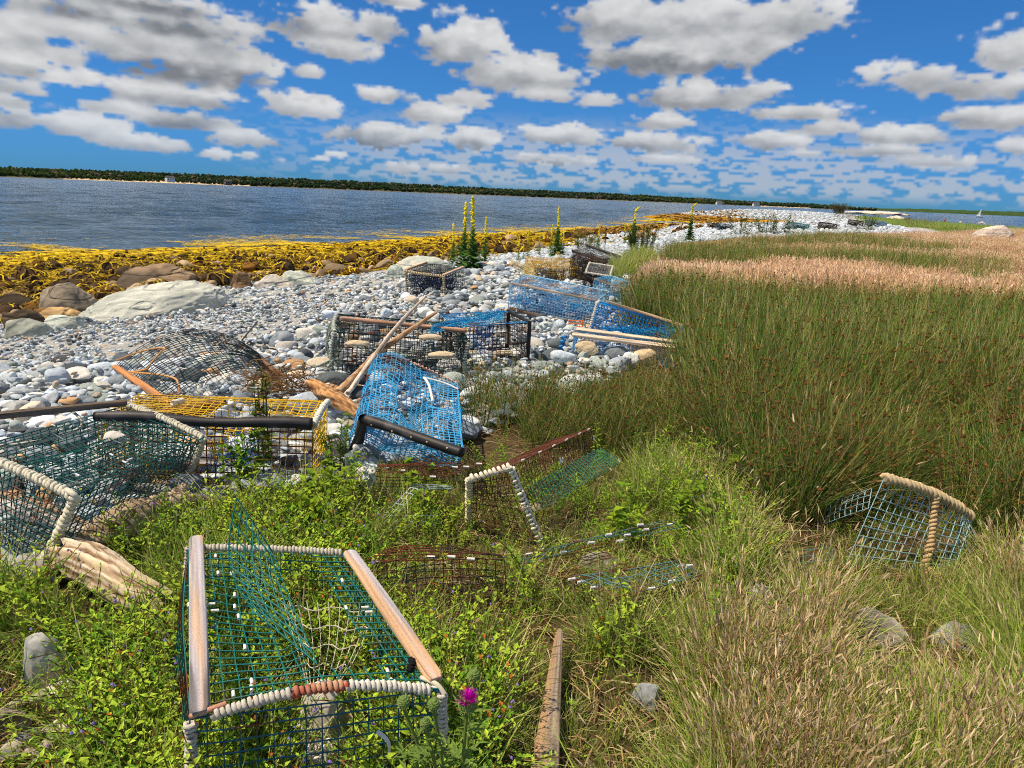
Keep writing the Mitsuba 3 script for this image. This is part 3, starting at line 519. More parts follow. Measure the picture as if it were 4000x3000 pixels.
while sum(map(len, got)) < 5200:
    yy = 24 * (180 / 24) ** rng.random(20000); xx = yy * rng.uniform(-.9, .25, 20000); dd = shapely.distance(shapely.points(xx, yy), WEED); ok = inside(out, xx, yy) & (G(xx, yy) < WL - .03) & (rng.random(20000) < np.exp(-dd / 3.) * sst(.42, .52, nfbm(np.column_stack([xx * .2, yy * .3, xx * 0]), 3, 71))); got.append(np.stack([xx[ok], yy[ok]], 1))
xy = np.vstack(got); N = len(xy); th = rng.normal(.1, .5, N); L = (.14 + .008 * xy[:, 1]) * rng.uniform(.6, 1.6, N); u = np.linspace(-.5, .5, 3)
pth = np.stack([xy[:, :1] + np.cos(th)[:, None] * u * L[:, None], xy[:, 1:] + np.sin(th)[:, None] * u * L[:, None], WL + .04 + 0 * u * L[:, None]], -1)
v, f, m = ribbons(pth, np.broadcast_to((.010 + .0006 * xy[:, 1:]) * np.array([[.5, 1, .5]]), (N, 3)), np.stack([-np.sin(th), np.cos(th), 0 * th], 1)); mb.add(v, f, np.repeat(gold_col(N, None, .8), m, 0))
put('seaweed', mb, 'm_weed', label='golden rockweed draped over rocks and floating at the tide line', cat='seaweed', kind='stuff', smooth=False)
print('weed', mb.n)
# ------------------------------------------------------------------ lobster traps: wire panels, rope bindings, runners, bumpers
Z2 = lambda x, y: (331.8 + .3666 * x, 1050.7 + .3666 * y)
Z3 = lambda x, y: (.35 * x, 802 + .35 * y)
Z4 = lambda x, y: (608 + .4 * x, 608 + .4 * y)
Z5 = lambda x, y: (719 + .4 * x, 857 + .4 * y)
Z6 = lambda x, y: (1437.8 + .4332 * x, 940 + .4332 * y)
Z8 = lambda x, y: (.475 * x, 331.8 + .475 * y)
Z9 = lambda x, y: (829.5 + .3 * x, 431.3 + .3 * y)
RUST, WHITE, CREAM = S(112, 58, 34), S(225, 225, 220), S(208, 203, 184)
TEAL, DGREEN, BLUE, YEL, BLACK, PALE = S(20, 112, 108), S(14, 74, 74), S(40, 156, 226), S(246, 208, 44), S(24, 24, 26), S(150, 192, 202)
def lerp(a, b, t): return np.asarray(a) * (1 - t) + np.asarray(b) * t
def bil(q):
    q = [np.asarray(x, float) for x in q]
    return lambda u, v: ((1 - u) * (1 - v))[..., None] * q[0] + (u * (1 - v))[..., None] * q[1] + (u * v)[..., None] * q[2] + ((1 - u) * v)[..., None] * q[3]
def panel(mb, q, col, s=.04, r=.0017, dent=.012, seed=0, keep=None, warp=None, rust=.25, alt=None, nseg=None, sides=4):
    """a panel of welded wire over the corners q, dented, with rust and broken wires"""
    F = bil(q) if not callable(q) else q
    e = np.array([0., 1.]); W = np.linalg.norm(F(np.array(1.), np.array(.5)) - F(np.array(0.), np.array(.5))); Hh = np.linalg.norm(F(np.array(.5), np.array(1.)) - F(np.array(.5), np.array(0.)))
    nu, nv = max(2, round(W / s)), max(2, round(Hh / s))
    nrm = unit(np.cross(F(np.array(1.), np.array(.5)) - F(np.array(0.), np.array(.5)), F(np.array(.5), np.array(1.)) - F(np.array(.5), np.array(0.))))
    def surf(u, v):
        P = F(u, v)
        if warp: P = P + warp(u, v)
        k = np.minimum(1, 8 * np.minimum(np.minimum(u, 1 - u), np.minimum(v, 1 - v)) + .25)
        d = nfbm(np.stack([u * W * 4, v * Hh * 4, u * 0 + seed], -1), 3, seed) - .5; d2 = nfbm(np.stack([u * W * 5, v * Hh * 5, u * 0 + seed + 4], -1), 2, seed + 1) - .5
        t1 = F(np.array(1.), np.array(.5)) - F(np.array(0.), np.array(.5)); t1 = t1 / max(np.linalg.norm(t1), 1e-6)
        return P + (k * d * dent * 2.4)[..., None] * nrm + (k * d2 * dent * .8)[..., None] * t1 + ((k * d * dent * .8)[..., None] * np.cross(nrm, t1))
    for a, (n, m) in enumerate(((nu, nv), (nv, nu))):
        m_ = nseg or min(max(6, m), 26)
        w = np.linspace(0, 1, n + 1)[:, None] + 0 * np.linspace(0, 1, m_)[None]; l = np.linspace(0, 1, m_)[None] + 0 * w
        u, v = (w, l) if a == 0 else (l, w)
        P = surf(u, v); kp = None
        if keep:
            um, vm = (u[:, 1:] + u[:, :-1]) / 2, (v[:, 1:] + v[:, :-1]) / 2; kp = keep(um, vm)
            if not kp.any(): continue
        vv, f = tubes(P + (nrm * r * .9 if a else 0), r, sides, kp)
        c = np.asarray(col, float)
        rr = sst(.70 - .45 * rust, .80 - .45 * rust, nfbm(vv * 9 + seed, 3, seed + 2))[:, None]
        cc = (c * (1 - rr) + (RUST if alt is None else alt) * rr) * (.8 + .4 * nfbm(vv * 40, 2, 3)[:, None])
        mb.add(vv, f, cc)
    return surf
FACE = {'top': ('tfl', 'tfr', 'tbr', 'tbl'), 'bottom': ('bfl', 'bfr', 'bbr', 'bbl'), 'front': ('bfl', 'bfr', 'tfr', 'tfl'), 'back': ('bbl', 'bbr', 'tbr', 'tbl'), 'left': ('bfl', 'bbl', 'tbl', 'tfl'), 'right': ('bfr', 'bbr', 'tbr', 'tfr')}
def rigid(o, eul, dim):
    R_ = Ro.from_euler('ZYX', eul).as_matrix(); o = np.asarray(o, float)
    return {z + y + x: o + R_ @ np.array([dim[0] / 2 * (-1 if x == 'l' else 1), dim[1] / 2 * (-1 if y == 'f' else 1), dim[2] if z == 't' else 0]) for z in 'tb' for y in 'fb' for x in 'lr'}
def boxpts(tfl, tfr, tbr, tbl, drop, **over):
    c = dict(tfl=tfl, tfr=tfr, tbr=tbr, tbl=tbl); c = {k: np.asarray(v, float) for k, v in c.items()}
    for k in list(c): c['b' + k[1:]] = c[k] + np.asarray(drop, float)
    c.update({k: np.asarray(v, float) for k, v in over.items()}); return c
def trap(c, label, col, faces='top bottom front back left right', group=None, s=.04, r=.0017, dent=.012, seed=0, rust=.25, sides=4, per=None, cat='lobster trap'):
    t = thing('lobster_trap', label, cat, group); per = per or {}
    for i, fc in enumerate(faces.split()):
        mb = MB(); kw = dict(col=col, s=s, r=r, dent=dent, seed=seed + 7 * i, rust=rust, sides=sides); kw.update(per.get(fc, {}))
        panel(mb, [c[k] for k in FACE[fc]], **kw); put('wire_panel', mb, 'm_wire', t)
    return t
EDGES = [('tfl','tfr'),('tbl','tbr'),('bfl','bfr'),('tfl','bfl'),('tfr','bfr'),('tfl','tbl'),('tfr','tbr'),('tbl','bbl'),('tbr','bbr')]
def rim(t, c, col, r=.007):            # the doubled wire along a trap's edges
    v, f = tubes(np.array([spline([c[a], lerp(c[a], c[b], .5) + [0, 0, .004], c[b]], 4) for a, b in EDGES]), r, 5); put('edge_wire', MB().add(v, f, vcol(v, col, .3, 9, 4)), 'm_wire', t)
def bind(t, path, R=.008, r=.006, pitch=.0125, col=CREAM, alt=None, strands=1, name='rope'):
    put(name, rope(MB(), np.asarray(path), R, r, pitch, col, strands, alt), 'm_rope', t)
def plank(t, p0, p1, w, th, name='runner', **k):
    v, f, c = board(p0, p1, w, th, **k); return put(name, (v, f, c), 'm_wood', t, smooth=40 if False else True)
def clips(t, spots, length=.022, r=.0042, col=WHITE):
    mb = MB()
    for p, d in spots:
        d = unit(np.asarray(d, float)) * length / 2; v, f = tubes(np.array([p - d, p + d]), r, 6, caps=True); mb.add(v, f, col)
    put('clip', mb, 'm_rubber', t, kind='stuff')
def netting(mb, lo, hi, n, col, seed=0, wob=.05, r=.0012, seg=9):
    """slack twine between random points of a box"""
    g = np.random.default_rng(seed); lo, hi = np.asarray(lo, float), np.asarray(hi, float)
    lo, hi = np.minimum(lo, hi), np.maximum(lo, hi); a, b = g.uniform(lo, hi, (n, 3)), g.uniform(lo, hi, (n, 3)); b = a + (b - a) * .6; u = np.linspace(0, 1, seg)[None, :, None]
    P = a[:, None] * (1 - u) + b[:, None] * u + np.cumsum(g.normal(0, wob / seg, (n, seg, 3)), 1) * np.sin(np.pi * u) - [0, 0, 1] * np.sin(np.pi * u) * g.uniform(0, wob, (n, 1, 1))
    v, f = tubes(P, r, 3); mb.add(v, f, vcol(v, col, .3, 12, seed)); return mb
def inner(c, a, b, g): # a point inside the trap's box
    P = bil([c['bfl'], c['bfr'], c['bbr'], c['bbl']])(np.array(a), np.array(b)); Q = bil([c['tfl'], c['tfr'], c['tbr'], c['tbl']])(np.array(a), np.array(b)); return P * (1 - g) + Q * g
def tube1(path, r, col, sides=8, n=24):
    p = spline(path, n); v, f = tubes(p, r, sides, caps=True); return MB().add(v, f, vcol(v, col, .15, 20, 3))

# --- the open green trap in front
za = .37
tfl, tfr, tbl, tbr = X(*Z2(215, 1365), za), X(*Z2(1700, 1200), za), X(*Z2(207, 360), za), X(*Z2(1110, 392), za)
c = boxpts(tfl, tfr, tbr, tbl, (.01, .01, -za), bbl=tbl + [-.06, .02, -za], bfl=tfl + [-.03, 0, -za])
arch = lambda u, v: np.stack([0 * u, 0 * u, .045 * np.sin(np.pi * np.clip(u * 1.1 - .08, 0, 1)) * np.clip(1 - v * 4.5, 0, 1) ** 1.5 - .05 * np.sin(np.pi * u) * np.exp(-((v - .55) / .3) ** 2) * (u < .5)], -1)
hole = lambda u, v: ~((v > .13) & (v < .965) & (u > .40 + .1 * (1 - v)) & (u < .80 + .02 * np.sin(v * 9)))
left_sag = lambda u, v: np.stack([-.05 * np.sin(np.pi * u) * (1 - v * .6), 0 * u, 0 * u], -1)
t = trap(c, 'open green wire trap in the foreground with its lid torn up and two wooden runners', TEAL, s=.0385, r=.0021, dent=.010, seed=5, rust=.22, group=None,
         per={'top': dict(keep=hole, warp=arch), 'left': dict(rust=.55, warp=left_sag), 'front': dict(col=S(28, 92, 112), dent=.02)})
T_A = t
B0, B1 = X(*Z2(590, 740), .36), X(*Z2(965, 1050), .37); Q2, Q3 = at(*Z2(700, 385), B1[1] + .42), at(*Z2(490, 70), B0[1] + .20)
mb = MB(); panel(mb, [B0, B1, Q2, Q3], TEAL, .036, .0021, .010, 21, rust=.12, warp=lambda u, v: np.stack([-.05 * np.sin(np.pi * v) * (1 - u), .0 * u, -.03 * np.sin(np.pi * v) * (1 - .5 * u)], -1), alt=S(60, 150, 150)); put('wire_lid', mb, 'm_wire', t, label='torn lid of green mesh standing up')
for a, b, cut, sd in ((Z2(252, 298), Z2(272, 1338), 0, 1), (Z2(1150, 385), Z2(1668, 1140), 0, 2)):
    p0, p1 = X(*a, za + .016), X(*b, za + .016); plank(t, p0, p1, .047, .02, col=S(196, 162, 128), alt=S(172, 168, 172), seed=sd, nl=110, nw=12)
F_ = np.linspace(0, 1, 24); ft = lerp(tfl, tfr, F_[:, None]) + np.stack([0 * F_, 0 * F_, .045 * np.sin(np.pi * np.clip(F_ * 1.1 - .08, 0, 1))], 1)
for i0, i1, cl, al in ((2, 10, S(196, 192, 180), None), (9, 15, S(176, 66, 58), S(190, 150, 120)), (14, 23, S(204, 202, 192), None)): bind(t, ft[i0:i1], .009, .0062, .0128, cl, al)
bind(t, [lerp(tfl, c['bfl'], .04), lerp(tfl, c['bfl'], .5) + [.004, 0, 0], c['bfl']], .010, .0068, .014, S(190, 186, 176))
bind(t, [lerp(tfr, c['bfr'], .03), lerp(tfr, c['bfr'], .5), c['bfr']], .009, .0062, .0128, S(196, 192, 182))
bind(t, [lerp(tbl, tbr, .03), lerp(tbl, tbr, .5) + [0, 0, .006], tbr], .0085, .006, .0125, S(190, 186, 172)); bind(t, [tbl, lerp(tbl, c['bbl'], .5), c['bbl']], .008, .006, .0125, S(176, 172, 160))
put('rope_end', tube1([tfl + [.0, 0, .004], tfl + [.04, .01, .016], tfl + [.075, .03, .02]], .0065, S(190, 140, 116)), 'm_rope', t); put('rope_end', tube1([tfr + [-.06, .03, .012], tfr + [-.02, .01, .012], tfr + [.008, -.005, -.01]], .006, S(205, 200, 180)), 'm_rope', t)
put('tie', coil(lerp(tfr, tbr, .1) + np.array([[-.05, -.01, .01], [-.045, 0, .02], [-.05, .03, .01]]), .007, .005, .008)[:2] + (np.tile(BLACK, (len(coil(lerp(tfr, tbr, .1) + np.array([[-.05, -.01, .01], [-.045, 0, .02], [-.05, .03, .01]]), .007, .005, .008)[0]), 1)),), 'm_rope', t)
ux, uy = tfr - tfl, tbl - tfl
sp = [(X(*Z2(x, y), za + .004), d) for x, y, d in [(340, 692, ux), (362, 731, ux), (208, 700, uy), (1245, 713, ux), (1268, 740, ux), (1113, 556, uy), (1135, 718, uy), (380, 512, uy), (462, 515, uy), (478, 640, uy), (500, 768, uy), (538, 950, uy), (578, 1150, uy), (595, 1278, uy), (470, 1225, uy), (478, 710, uy), (366, 412, uy), (1380, 1090, uy), (1405, 1150, uy), (1645, 1187, ux), (390, 1340, ux), (577, 1190, uy)]]
clips(t, sp, .022, .0048)
mb = MB(); o1 = X(*Z2(1060, 740), .33)
th = np.linspace(-1.1, 1.1, 11)
for k in range(11): mb.add(*tubes(spline([o1 + [.16 * math.sin(th[k]) - .02, .02, .02], o1 + [.10 * math.sin(th[k]), -.08, -.09], o1 + [.03 * math.sin(th[k] * 1.4), -.18, -.15]], 12), .0016, 4), S(205, 200, 180))
for k in range(5): mb.add(*tubes(spline([o1 + [.15 * math.sin(a_) * (1 - .17 * k), .015 - .045 * k + .012 * math.cos(a_ * 7), .0 - .035 * k] for a_ in np.linspace(-1.1, 1.1, 14)], 30), .0016, 4), S(205, 200, 180))
netting(mb, inner(c, .2, .25, .1), inner(c, .75, .7, .55), 46, S(190, 180, 150), 4, .12, .0013); put('twine_funnel', mb, 'm_rope', t)
mb = MB(); q = X(*Z2(1340, 1440), .25); u = np.linspace(0, 1, 12)
pp = X(*Z2(1315, 1445), .26) + np.stack([.035 * np.sin(u * 2.2), -.02 * u, -.07 * u + .012 * np.sin(u * 3.1)], 1); v, f, m = ribbons(pp[None], np.full((1, 12), .006), np.array([[.5, .8, .2]])); put('plastic_band', mb.add(v, f, WHITE), 'm_rubber', t, smooth=False)
mb = MB()
for sx in (930, 1010): p = X(*Z2(sx, 1560), .16); netting(mb, p - .03, p + .03, 16, S(205, 200, 190), sx, .02, .003); mb.add(*tubes(spline([p, p + [.005, -.01, -.05], p + [-.005, -.02, -.12]], 8), .005, 5), S(205, 200, 190))
put('rope_tassel', mb, 'm_rope', t)

# --- the big dark green trap at the left, bound with thick rope
zb = .40; tfr, tbr, tbl = X(*Z3(452, 770), zb), X(*Z3(1255, 410), zb), X(*Z3(790, 208), zb); tfl = X(-70, 972, zb)
c = boxpts(tfl, tfr, tbr, tbl, (-.02, .02, -zb), bfr=X(*Z3(235, 1235), .0), bbr=X(*Z3(1150, 660), .02))
sag = lambda u, v: np.stack([0 * u, 0 * u, -.03 * np.sin(np.pi * u) * np.sin(np.pi * v)], -1)
t = trap(c, 'big dark green wire trap at the left edge bound with thick cream rope', DGREEN, s=.040, r=.0026, dent=.012, seed=31, rust=.16, per={'top': dict(warp=sag, alt=S(120, 150, 150)), 'left': dict(alt=S(150, 160, 160))})
for a, b in ((tfl, tfr), (tbl, tbr)): bind(t, [a, lerp(a, b, .5) + [0, 0, .012], b], .0125 if a is tfl else .0105, .0105 if a is tfl else .0085, .028 if a is tfl else .022, S(212, 208, 188))
bind(t, [tfr + [.01, 0, 0], lerp(tfr, c['bfr'], .5) + [.012, 0, 0], c['bfr']], .0135, .0105, .026, S(210, 206, 186)); bind(t, [tbr, lerp(tbr, c['bbr'], .5) + [.008, 0, 0], c['bbr']], .0105, .0085, .022, S(206, 202, 182)); bind(t, [tbl, c['bbl']], .010, .008, .02, S(200, 196, 176))
bind(t, [tfl + [.1, .06, .0], lerp(tfl, tbl, .5) + [.1, 0, -.02], tbl + [-.3, -.1, .01]], .004, .004, .012, S(196, 192, 180), strands=2)
put('rope_end', tube1([tfr + [-.03, .01, .02], tfr + [.01, -.01, .01], tfr + [.02, .0, -.02]], .011, S(214, 210, 190)), 'm_rope', t)
plank(t, X(-90, 907, zb + .03), X(*Z3(785, 192), zb + .035), .05, .03, col=S(120, 104, 86), alt=S(98, 92, 86), seed=4, nl=90)
mb = MB(); panel(mb, [inner(c, .08, .1, .55), inner(c, .08, .92, .5), inner(c, .92, .92, .55), inner(c, .95, .1, .5)], TEAL, .04, .0017, .03, 77, warp=lambda u, v: np.stack([0 * u, 0 * u, .14 * np.sin(np.pi * v)], -1), rust=.15); put('wire_divider', mb, 'm_wire', t)
mb = MB(); panel(mb, [inner(c, .5, .02, .03), inner(c, .5, .98, .03), inner(c, .5, .98, .97), inner(c, .5, .02, .97)], DGREEN, .04, .0017, .03, 78, rust=.2); put('wire_divider', mb, 'm_wire', t)
clips(t, [(X(*Z3(x, y), zb), tfr - tfl if k % 2 else tbr - tfr) for k, (x, y) in enumerate([(430, 515), (690, 515), (800, 545), (770, 560), (610, 545), (20, 365), (160, 320), (480, 640), (310, 600), (330, 335)])], .03, .0045, S(220, 220, 226))
p = inner(c, .58, .72, .62); v, f = stone(3, (.055, .045, .04), 501, .15, 3); put('stone', MB().add(v + X(*Z3(708, 415), .36), f, vcol(v, S(205, 202, 194), .15, 20, 3)), 'm_rock', label='small white stone lying on the mesh of the big roped trap', cat='stone')

# --- the yellow trap with a black rubber bumper
c = rigid([-1.655, 3.83, .0], [.113, .035, -.045], [1.10, .53, .36])
notch = lambda u, v: np.stack([0 * u, 0 * u, -.07 * np.exp(-((u - .62) / .14) ** 2) * np.clip(1 - v * 1.2, 0, 1)], -1)
t = trap(c, 'yellow rusting wire trap with a long black rubber bumper behind the leafy plants', YEL, s=.042, r=.0030, dent=.02, seed=51, rust=.42, per={'front': dict(r=.0036, rust=.72, alt=S(120, 66, 38), keep=lambda u, v: ~((np.abs(u - .68) < .10 * v) & (v > .3))), 'top': dict(warp=notch, rust=.2, keep=lambda u, v: ~((np.abs(u - .60) < .10) & (v > .15) & (v < .8))), 'right': dict(rust=.12)})
bl = np.array([lerp(c['tfl'], c['tfr'], x) + [0, -.02, .012 + .008 * math.sin(x * 9)] for x in np.linspace(.0, 1.0, 9)])
v, f = tubes(spline(bl, 70), np.interp(np.linspace(0, 1, 70), [0, .25, .55, .8, 1], [.026, .032, .024, .03, .034])[None], 14, caps=True); put('bumper', MB().add(v, f, vcol(v, S(40, 40, 44), .25, 25, 2, S(66, 66, 70), .5, .7)), 'm_rubber', t, label='black rubber bumper along the front edge')
bind(t, [c['tfr'], lerp(c['tfr'], c['tbr'], .5) + [0, 0, .012], c['tbr'] + [0, 0, .0]], .012, .010, .024, S(216, 214, 200)); bind(t, [c['tfl'] + [.25, .3, 0], lerp(c['tfl'], c['tbl'], .8) + [.3, 0, 0]], .01, .008, .02, CREAM)
plank(t, c['bfl'] + [.2, -.03, .0], c['bfr'] + [.01, -.03, .0], .04, .028, col=S(176, 146, 110), seed=9)
plank(t, c['bfl'] + [.2, .25, .03], c['bfr'] + [.01, .22, .03], .06, .02, col=S(156, 130, 100), seed=19)
netting_ = netting(MB(), inner(c, .4, .1, .05), inner(c, .75, .7, .75), 70, S(24, 96, 160), 8, .12, .002); netting(netting_, inner(c, .5, .1, .02), inner(c, .85, .3, .3), 30, S(60, 160, 190), 9, .1, .0012); put('twine_head', netting_, 'm_rope', t)
put('rubber_strap', tube1([c['bfr'] + [-.02, -.02, .06], c['bfr'] + [.06, -.01, .03], c['bfr'] + [.12, 0, .04]], .012, S(34, 34, 36)), 'm_rubber', t)
put('blue_twine', netting(MB(), at(*Z3(1180, 305), 4.2), at(*Z3(1260, 275), 4.3), 24, S(24, 120, 190), 4, .05, .002), 'm_rope', t)

# --- the bent mesh with a wooden runner on the stones
q0, q3 = on(*Z8(765, 1150), .10), on(*Z8(522, 972), .12); q1, q2 = on(*Z8(1250, 1010), .10), on(*Z8(1190, 930), .12)
t = thing('wire_mesh_sheet', 'arched sheet of dark wire mesh with a wooden runner lying on the stones', 'wire mesh')
mb = MB(); panel(mb, [q0, q1, q2, q3], S(12, 40, 38), .045, .0032, .02, 61, nseg=26, rust=.15, warp=lambda u, v: np.stack([0 * u, .10 * np.sin(np.pi * u), (.12 + .16 * v) * np.sin(np.pi * u) ** .8], -1)); put('wire_panel', mb, 'm_wire', t)
plank(t, q0 + [.03, -.03, .03], q3 + [-.02, .03, .0], .05, .035, col=S(186, 128, 82), alt=S(150, 120, 96), seed=12)
plank(t, q1 + [.06, -.06, .02], q2 + [-.12, .12, .03], .04, .03, col=S(130, 100, 76), alt=S(70, 60, 52), seed=13, name='batten')
put('rope', tube1([q3 + [.02, 0, .06], lerp(q3, q0, .2) + [.35, .0, .22], lerp(q3, q0, .35) + [.18, -.05, .12], lerp(q3, q0, .3) + [.02, -.02, .05], lerp(q3, q0, .6) + [.28, -.05, .1], lerp(q3, q0, .75) + [.22, -.05, .02], lerp(q3, q0, .8) + [.1, -.02, .04]], .0075, S(196, 150, 96), 6, 60), 'm_rope', t)
put('iron_rod', tube1([on(*Z8(1090, 860), .05), at(*Z8(1170, 765), 6.9)], .008, S(60, 56, 50)), 'm_wire', t)
t = thing('wire_mesh_scrap', 'rusty scrap of wire mesh half buried in pebbles at the left', 'wire mesh'); p = on(*Z8(160, 985), .0); q = on(*Z8(345, 975), 0)
mb = MB(); panel(mb, [p, q, q + [-.05, .25, .12], p + [-.05, .25, .12]], S(90, 80, 70), .04, .0018, .04, 65, rust=.6); put('wire_panel', mb, 'm_wire', t)

# --- dark green trap with concrete weights, and the black and blue one at its right end
def slab(t, p, dims, yaw, seed, col=S(196, 180, 150)):
    v, f = stone(3, dims, seed, .10, 3, 1.3, .06); v = v @ euler(yaw).T + p; put('concrete_weight', MB().add(v, f, vcol(v, col, .25, 40, seed)), 'm_rock', t)
GR = 'wire traps strewn along the edge of the stone beach'
c = rigid([-1.02, 6.15, .08], [.22, .08, .10], [1.12, .56, .36])
t = trap(c, 'dark green wire trap carrying four concrete weights and a long wooden runner', S(14, 44, 42), s=.038, r=.0029, dent=.016, seed=71, rust=.15, sides=4)
E_c = c; top = lambda a, b, h=0: bil([c['tfl'], c['tfr'], c['tbr'], c['tbl']])(np.array(a), np.array(b)) + [0, 0, h]
plank(t, top(.03, .52, .04), top(1.0, .38, .04), .055, .035, col=S(180, 140, 112), alt=S(160, 146, 136), seed=14)
for k, (x, y) in enumerate(((345, 228), (405, 335), (800, 302), (868, 398))): slab(t, X(*Z4(x, y), .44), (.105, .05, .028), .15, 520 + k)
for k, (a, b) in enumerate(((c['tfl'], c['bfl']), (c['tbl'], c['bbl']), (c['tfr'], c['bfr']), (c['tfl'], c['tbl']))): bind(t, [a, lerp(a, b, .5) + [-.02, 0, 0], b], .012, .009, .024, S(176, 184, 172))
mb = MB(); g = np.random.default_rng(5)
for k in range(9):
    p = inner(c, .02, .1 + .8 * g.random(), .95); P = [p + [-.02, 0, .03], p + [g.normal(0, .05) - .02, g.normal(0, .06), -.12], p + [g.normal(0, .05) - .05, g.normal(0, .08), -.24], p + [g.normal(0, .08) - .04, g.normal(0, .1), -.33]]; mb = rope(mb, spline(P, 20), .005, .006, .03, S(150, 162, 150), 2)
put('rope_tangle', mb, 'm_rope', t)
netting_ = netting(MB(), inner(c, .1, .1, .1), inner(c, .9, .9, .7), 40, S(60, 80, 76), 18, .12, .0015); put('twine_head', netting_, 'm_rope', t)
mb = MB(); panel(mb, [inner(c, .1, .15, .1), inner(c, .95, .15, .1), inner(c, .95, .85, .45), inner(c, .1, .85, .45)], S(16, 46, 44), .04, .0018, .03, 72); put('wire_divider', mb, 'm_wire', t)

c = rigid([-.30, 6.85, .05], [.42, -.02, .06], [.74, .52, .38]); 
t = trap(c, 'black wire trap with a blue mesh rim beside the trap with concrete weights', S(24, 24, 26), s=.04, r=.0028, dent=.016, seed=81, rust=.35, per={'top': dict(col=BLUE, rust=.1, keep=lambda u, v: (u < .28) | (v < .1) | (v > .85))})
for a, b in (('tfr', 'bfr'), ('tbr', 'bbr')): v, f = tubes(np.array([c[a] + [0, 0, .015], c[b]]), .02, 8, caps=True); put('bumper', MB().add(v, f, BLACK), 'm_rubber', t)
v, f = tubes(np.array([c['tfr'], c['tbr']]), .017, 8, caps=True); put('bumper', MB().add(v, f, BLACK), 'm_rubber', t)
p0, p1 = X(*Z4(800, 282), .42), X(*Z4(1190, 212), .46); mb = MB()
for k in range(5): panel(mb, [p0 + [0, .03 * k, .01 * k], p1 + [0, .03 * k, .012 * k], p1 + [.02, .1 + .01 * k, .05 + .015 * k], p0 + [.02, .06, .03 + .01 * k]], S(52, 172, 222), .03, .0026, .03, 85 + k, rust=.02)
put('mesh_roll', mb, 'm_wire', t, label='crumpled roll of bright blue mesh')
bind(t, [c['tfl'], lerp(c['tfl'], c['tfr'], .4) + [0, .05, .02], lerp(c['tfl'], c['tfr'], .6) + [.05, .05, -.05], lerp(c['tfl'], c['tfr'], .68) + [0, .05, -.2]], .004, .005, .02, S(206, 196, 170), strands=2); bind(t, [c['tfl'], c['bfl']], .012, .009, .024, S(186, 186, 176))
put('twine_head', netting(MB(), inner(c, .1, .1, .1), inner(c, .8, .9, .9), 60, S(30, 90, 160), 28, .1, .002), 'm_rope', t); slab(t, inner(c, .35, .5, .12), (.1, .06, .03), .3, 530); slab(t, inner(c, .75, .4, .1), (.1, .06, .03), .2, 531)

# --- the crushed blue trap with the black L-shaped bumper
tf0, tf1 = X(*Z4(455, 765), .30), X(*Z4(975, 925), .26); tb0, tb1 = at(*Z4(520, 400), 5.0), at(*Z4(950, 550), 4.85)
c = dict(tfl=tf0, tfr=tf1, tbl=tb0, tbr=tb1, bfl=on(*Z4(385, 925), -.02), bfr=on(*Z4(930, 1010), -.02), bbl=on(*Z4(455, 690), 0) + [0, .2, 0], bbr=tb1 + [.02, .05, -tb1[2]])
bulge = lambda u, v: np.stack([-.05 * np.sin(np.pi * v), 0 * u, .05 * np.sin(np.pi * u) * np.sin(np.pi * v)], -1)
t = trap(c, 'crushed bright blue wire trap with a black L shaped rubber bumper in front', S(60, 172, 228), s=.038, r=.0030, dent=.05, seed=91, rust=.25, per={'top': dict(warp=lambda u, v: np.stack([0 * u, 0 * u, -.12 * np.exp(-((u - .48) / .12) ** 2) * np.sin(np.pi * v) ** .7 + .05 * np.sin(np.pi * u * 2) * v], -1), dent=.04, alt=S(110, 90, 80), rust=.22, keep=lambda u, v: ~((u > .30) & (u < .45) & (v > .25) & (v < .7))), 'left': dict(warp=bulge)})
v, f = tubes(spline([tf0 + [0, 0, .02], lerp(tf0, tf1, .3) + [0, 0, .02], lerp(tf0, tf1, .6) + [0, 0, .01], tf1], 50), np.interp(np.linspace(0, 1, 50), [0, .4, .6, 1], [.032, .027, .03, .028])[None], 14, caps=True); put('bumper', MB().add(v, f, vcol(v, S(36, 36, 38), .25, 25, 2, S(70, 70, 72), .55, .7)), 'm_rubber', t)
v, f = tubes(np.array([tf0 + [-.01, 0, .025], lerp(tf0, c['bfl'], .5), c['bfl']]), .032, 14, caps=True); put('bumper', MB().add(v, f, vcol(v, S(34, 34, 36), .2, 25, 2)), 'm_rubber', t)
mb = MB()
for x in (.08, .3, .5, .66, .86): 
    p = lerp(tf0, tf1, x) + [0, -.03, .012]; vv, ff = ICO[2]; mb.add(vv * .006 + p, ff, S(190, 180, 160))
put('rivet', mb, 'm_wire', t, kind='stuff')
bind(t, [tb0 + [.12, 0, .01], lerp(tb0, tb1, .6) + [0, 0, .03], tb1], .006, .005, .03, S(206, 160, 140)); put('rope_end', tube1([lerp(tb0, tb1, .62) + [0, -.15, .0], lerp(tb0, tb1, .7) + [0, -.3, .02], lerp(tb0, tb1, .8) + [0, -.5, -.03]], .009, S(220, 222, 218)), 'm_rope', t); put('rope_end', tube1([lerp(tb0, tb1, .62) + [0, -.15, .0], lerp(tb0, tb1, .8) + [0, -.14, .01], lerp(tb0, tb1, 1) + [.02, -.16, .0]], .007, S(220, 222, 218)), 'm_rope', t)
put('twine_head', netting(MB(), inner(c, .15, .1, .1), inner(c, .85, .9, .85), 40, S(60, 110, 116), 38, .14, .0018), 'm_rope', t)

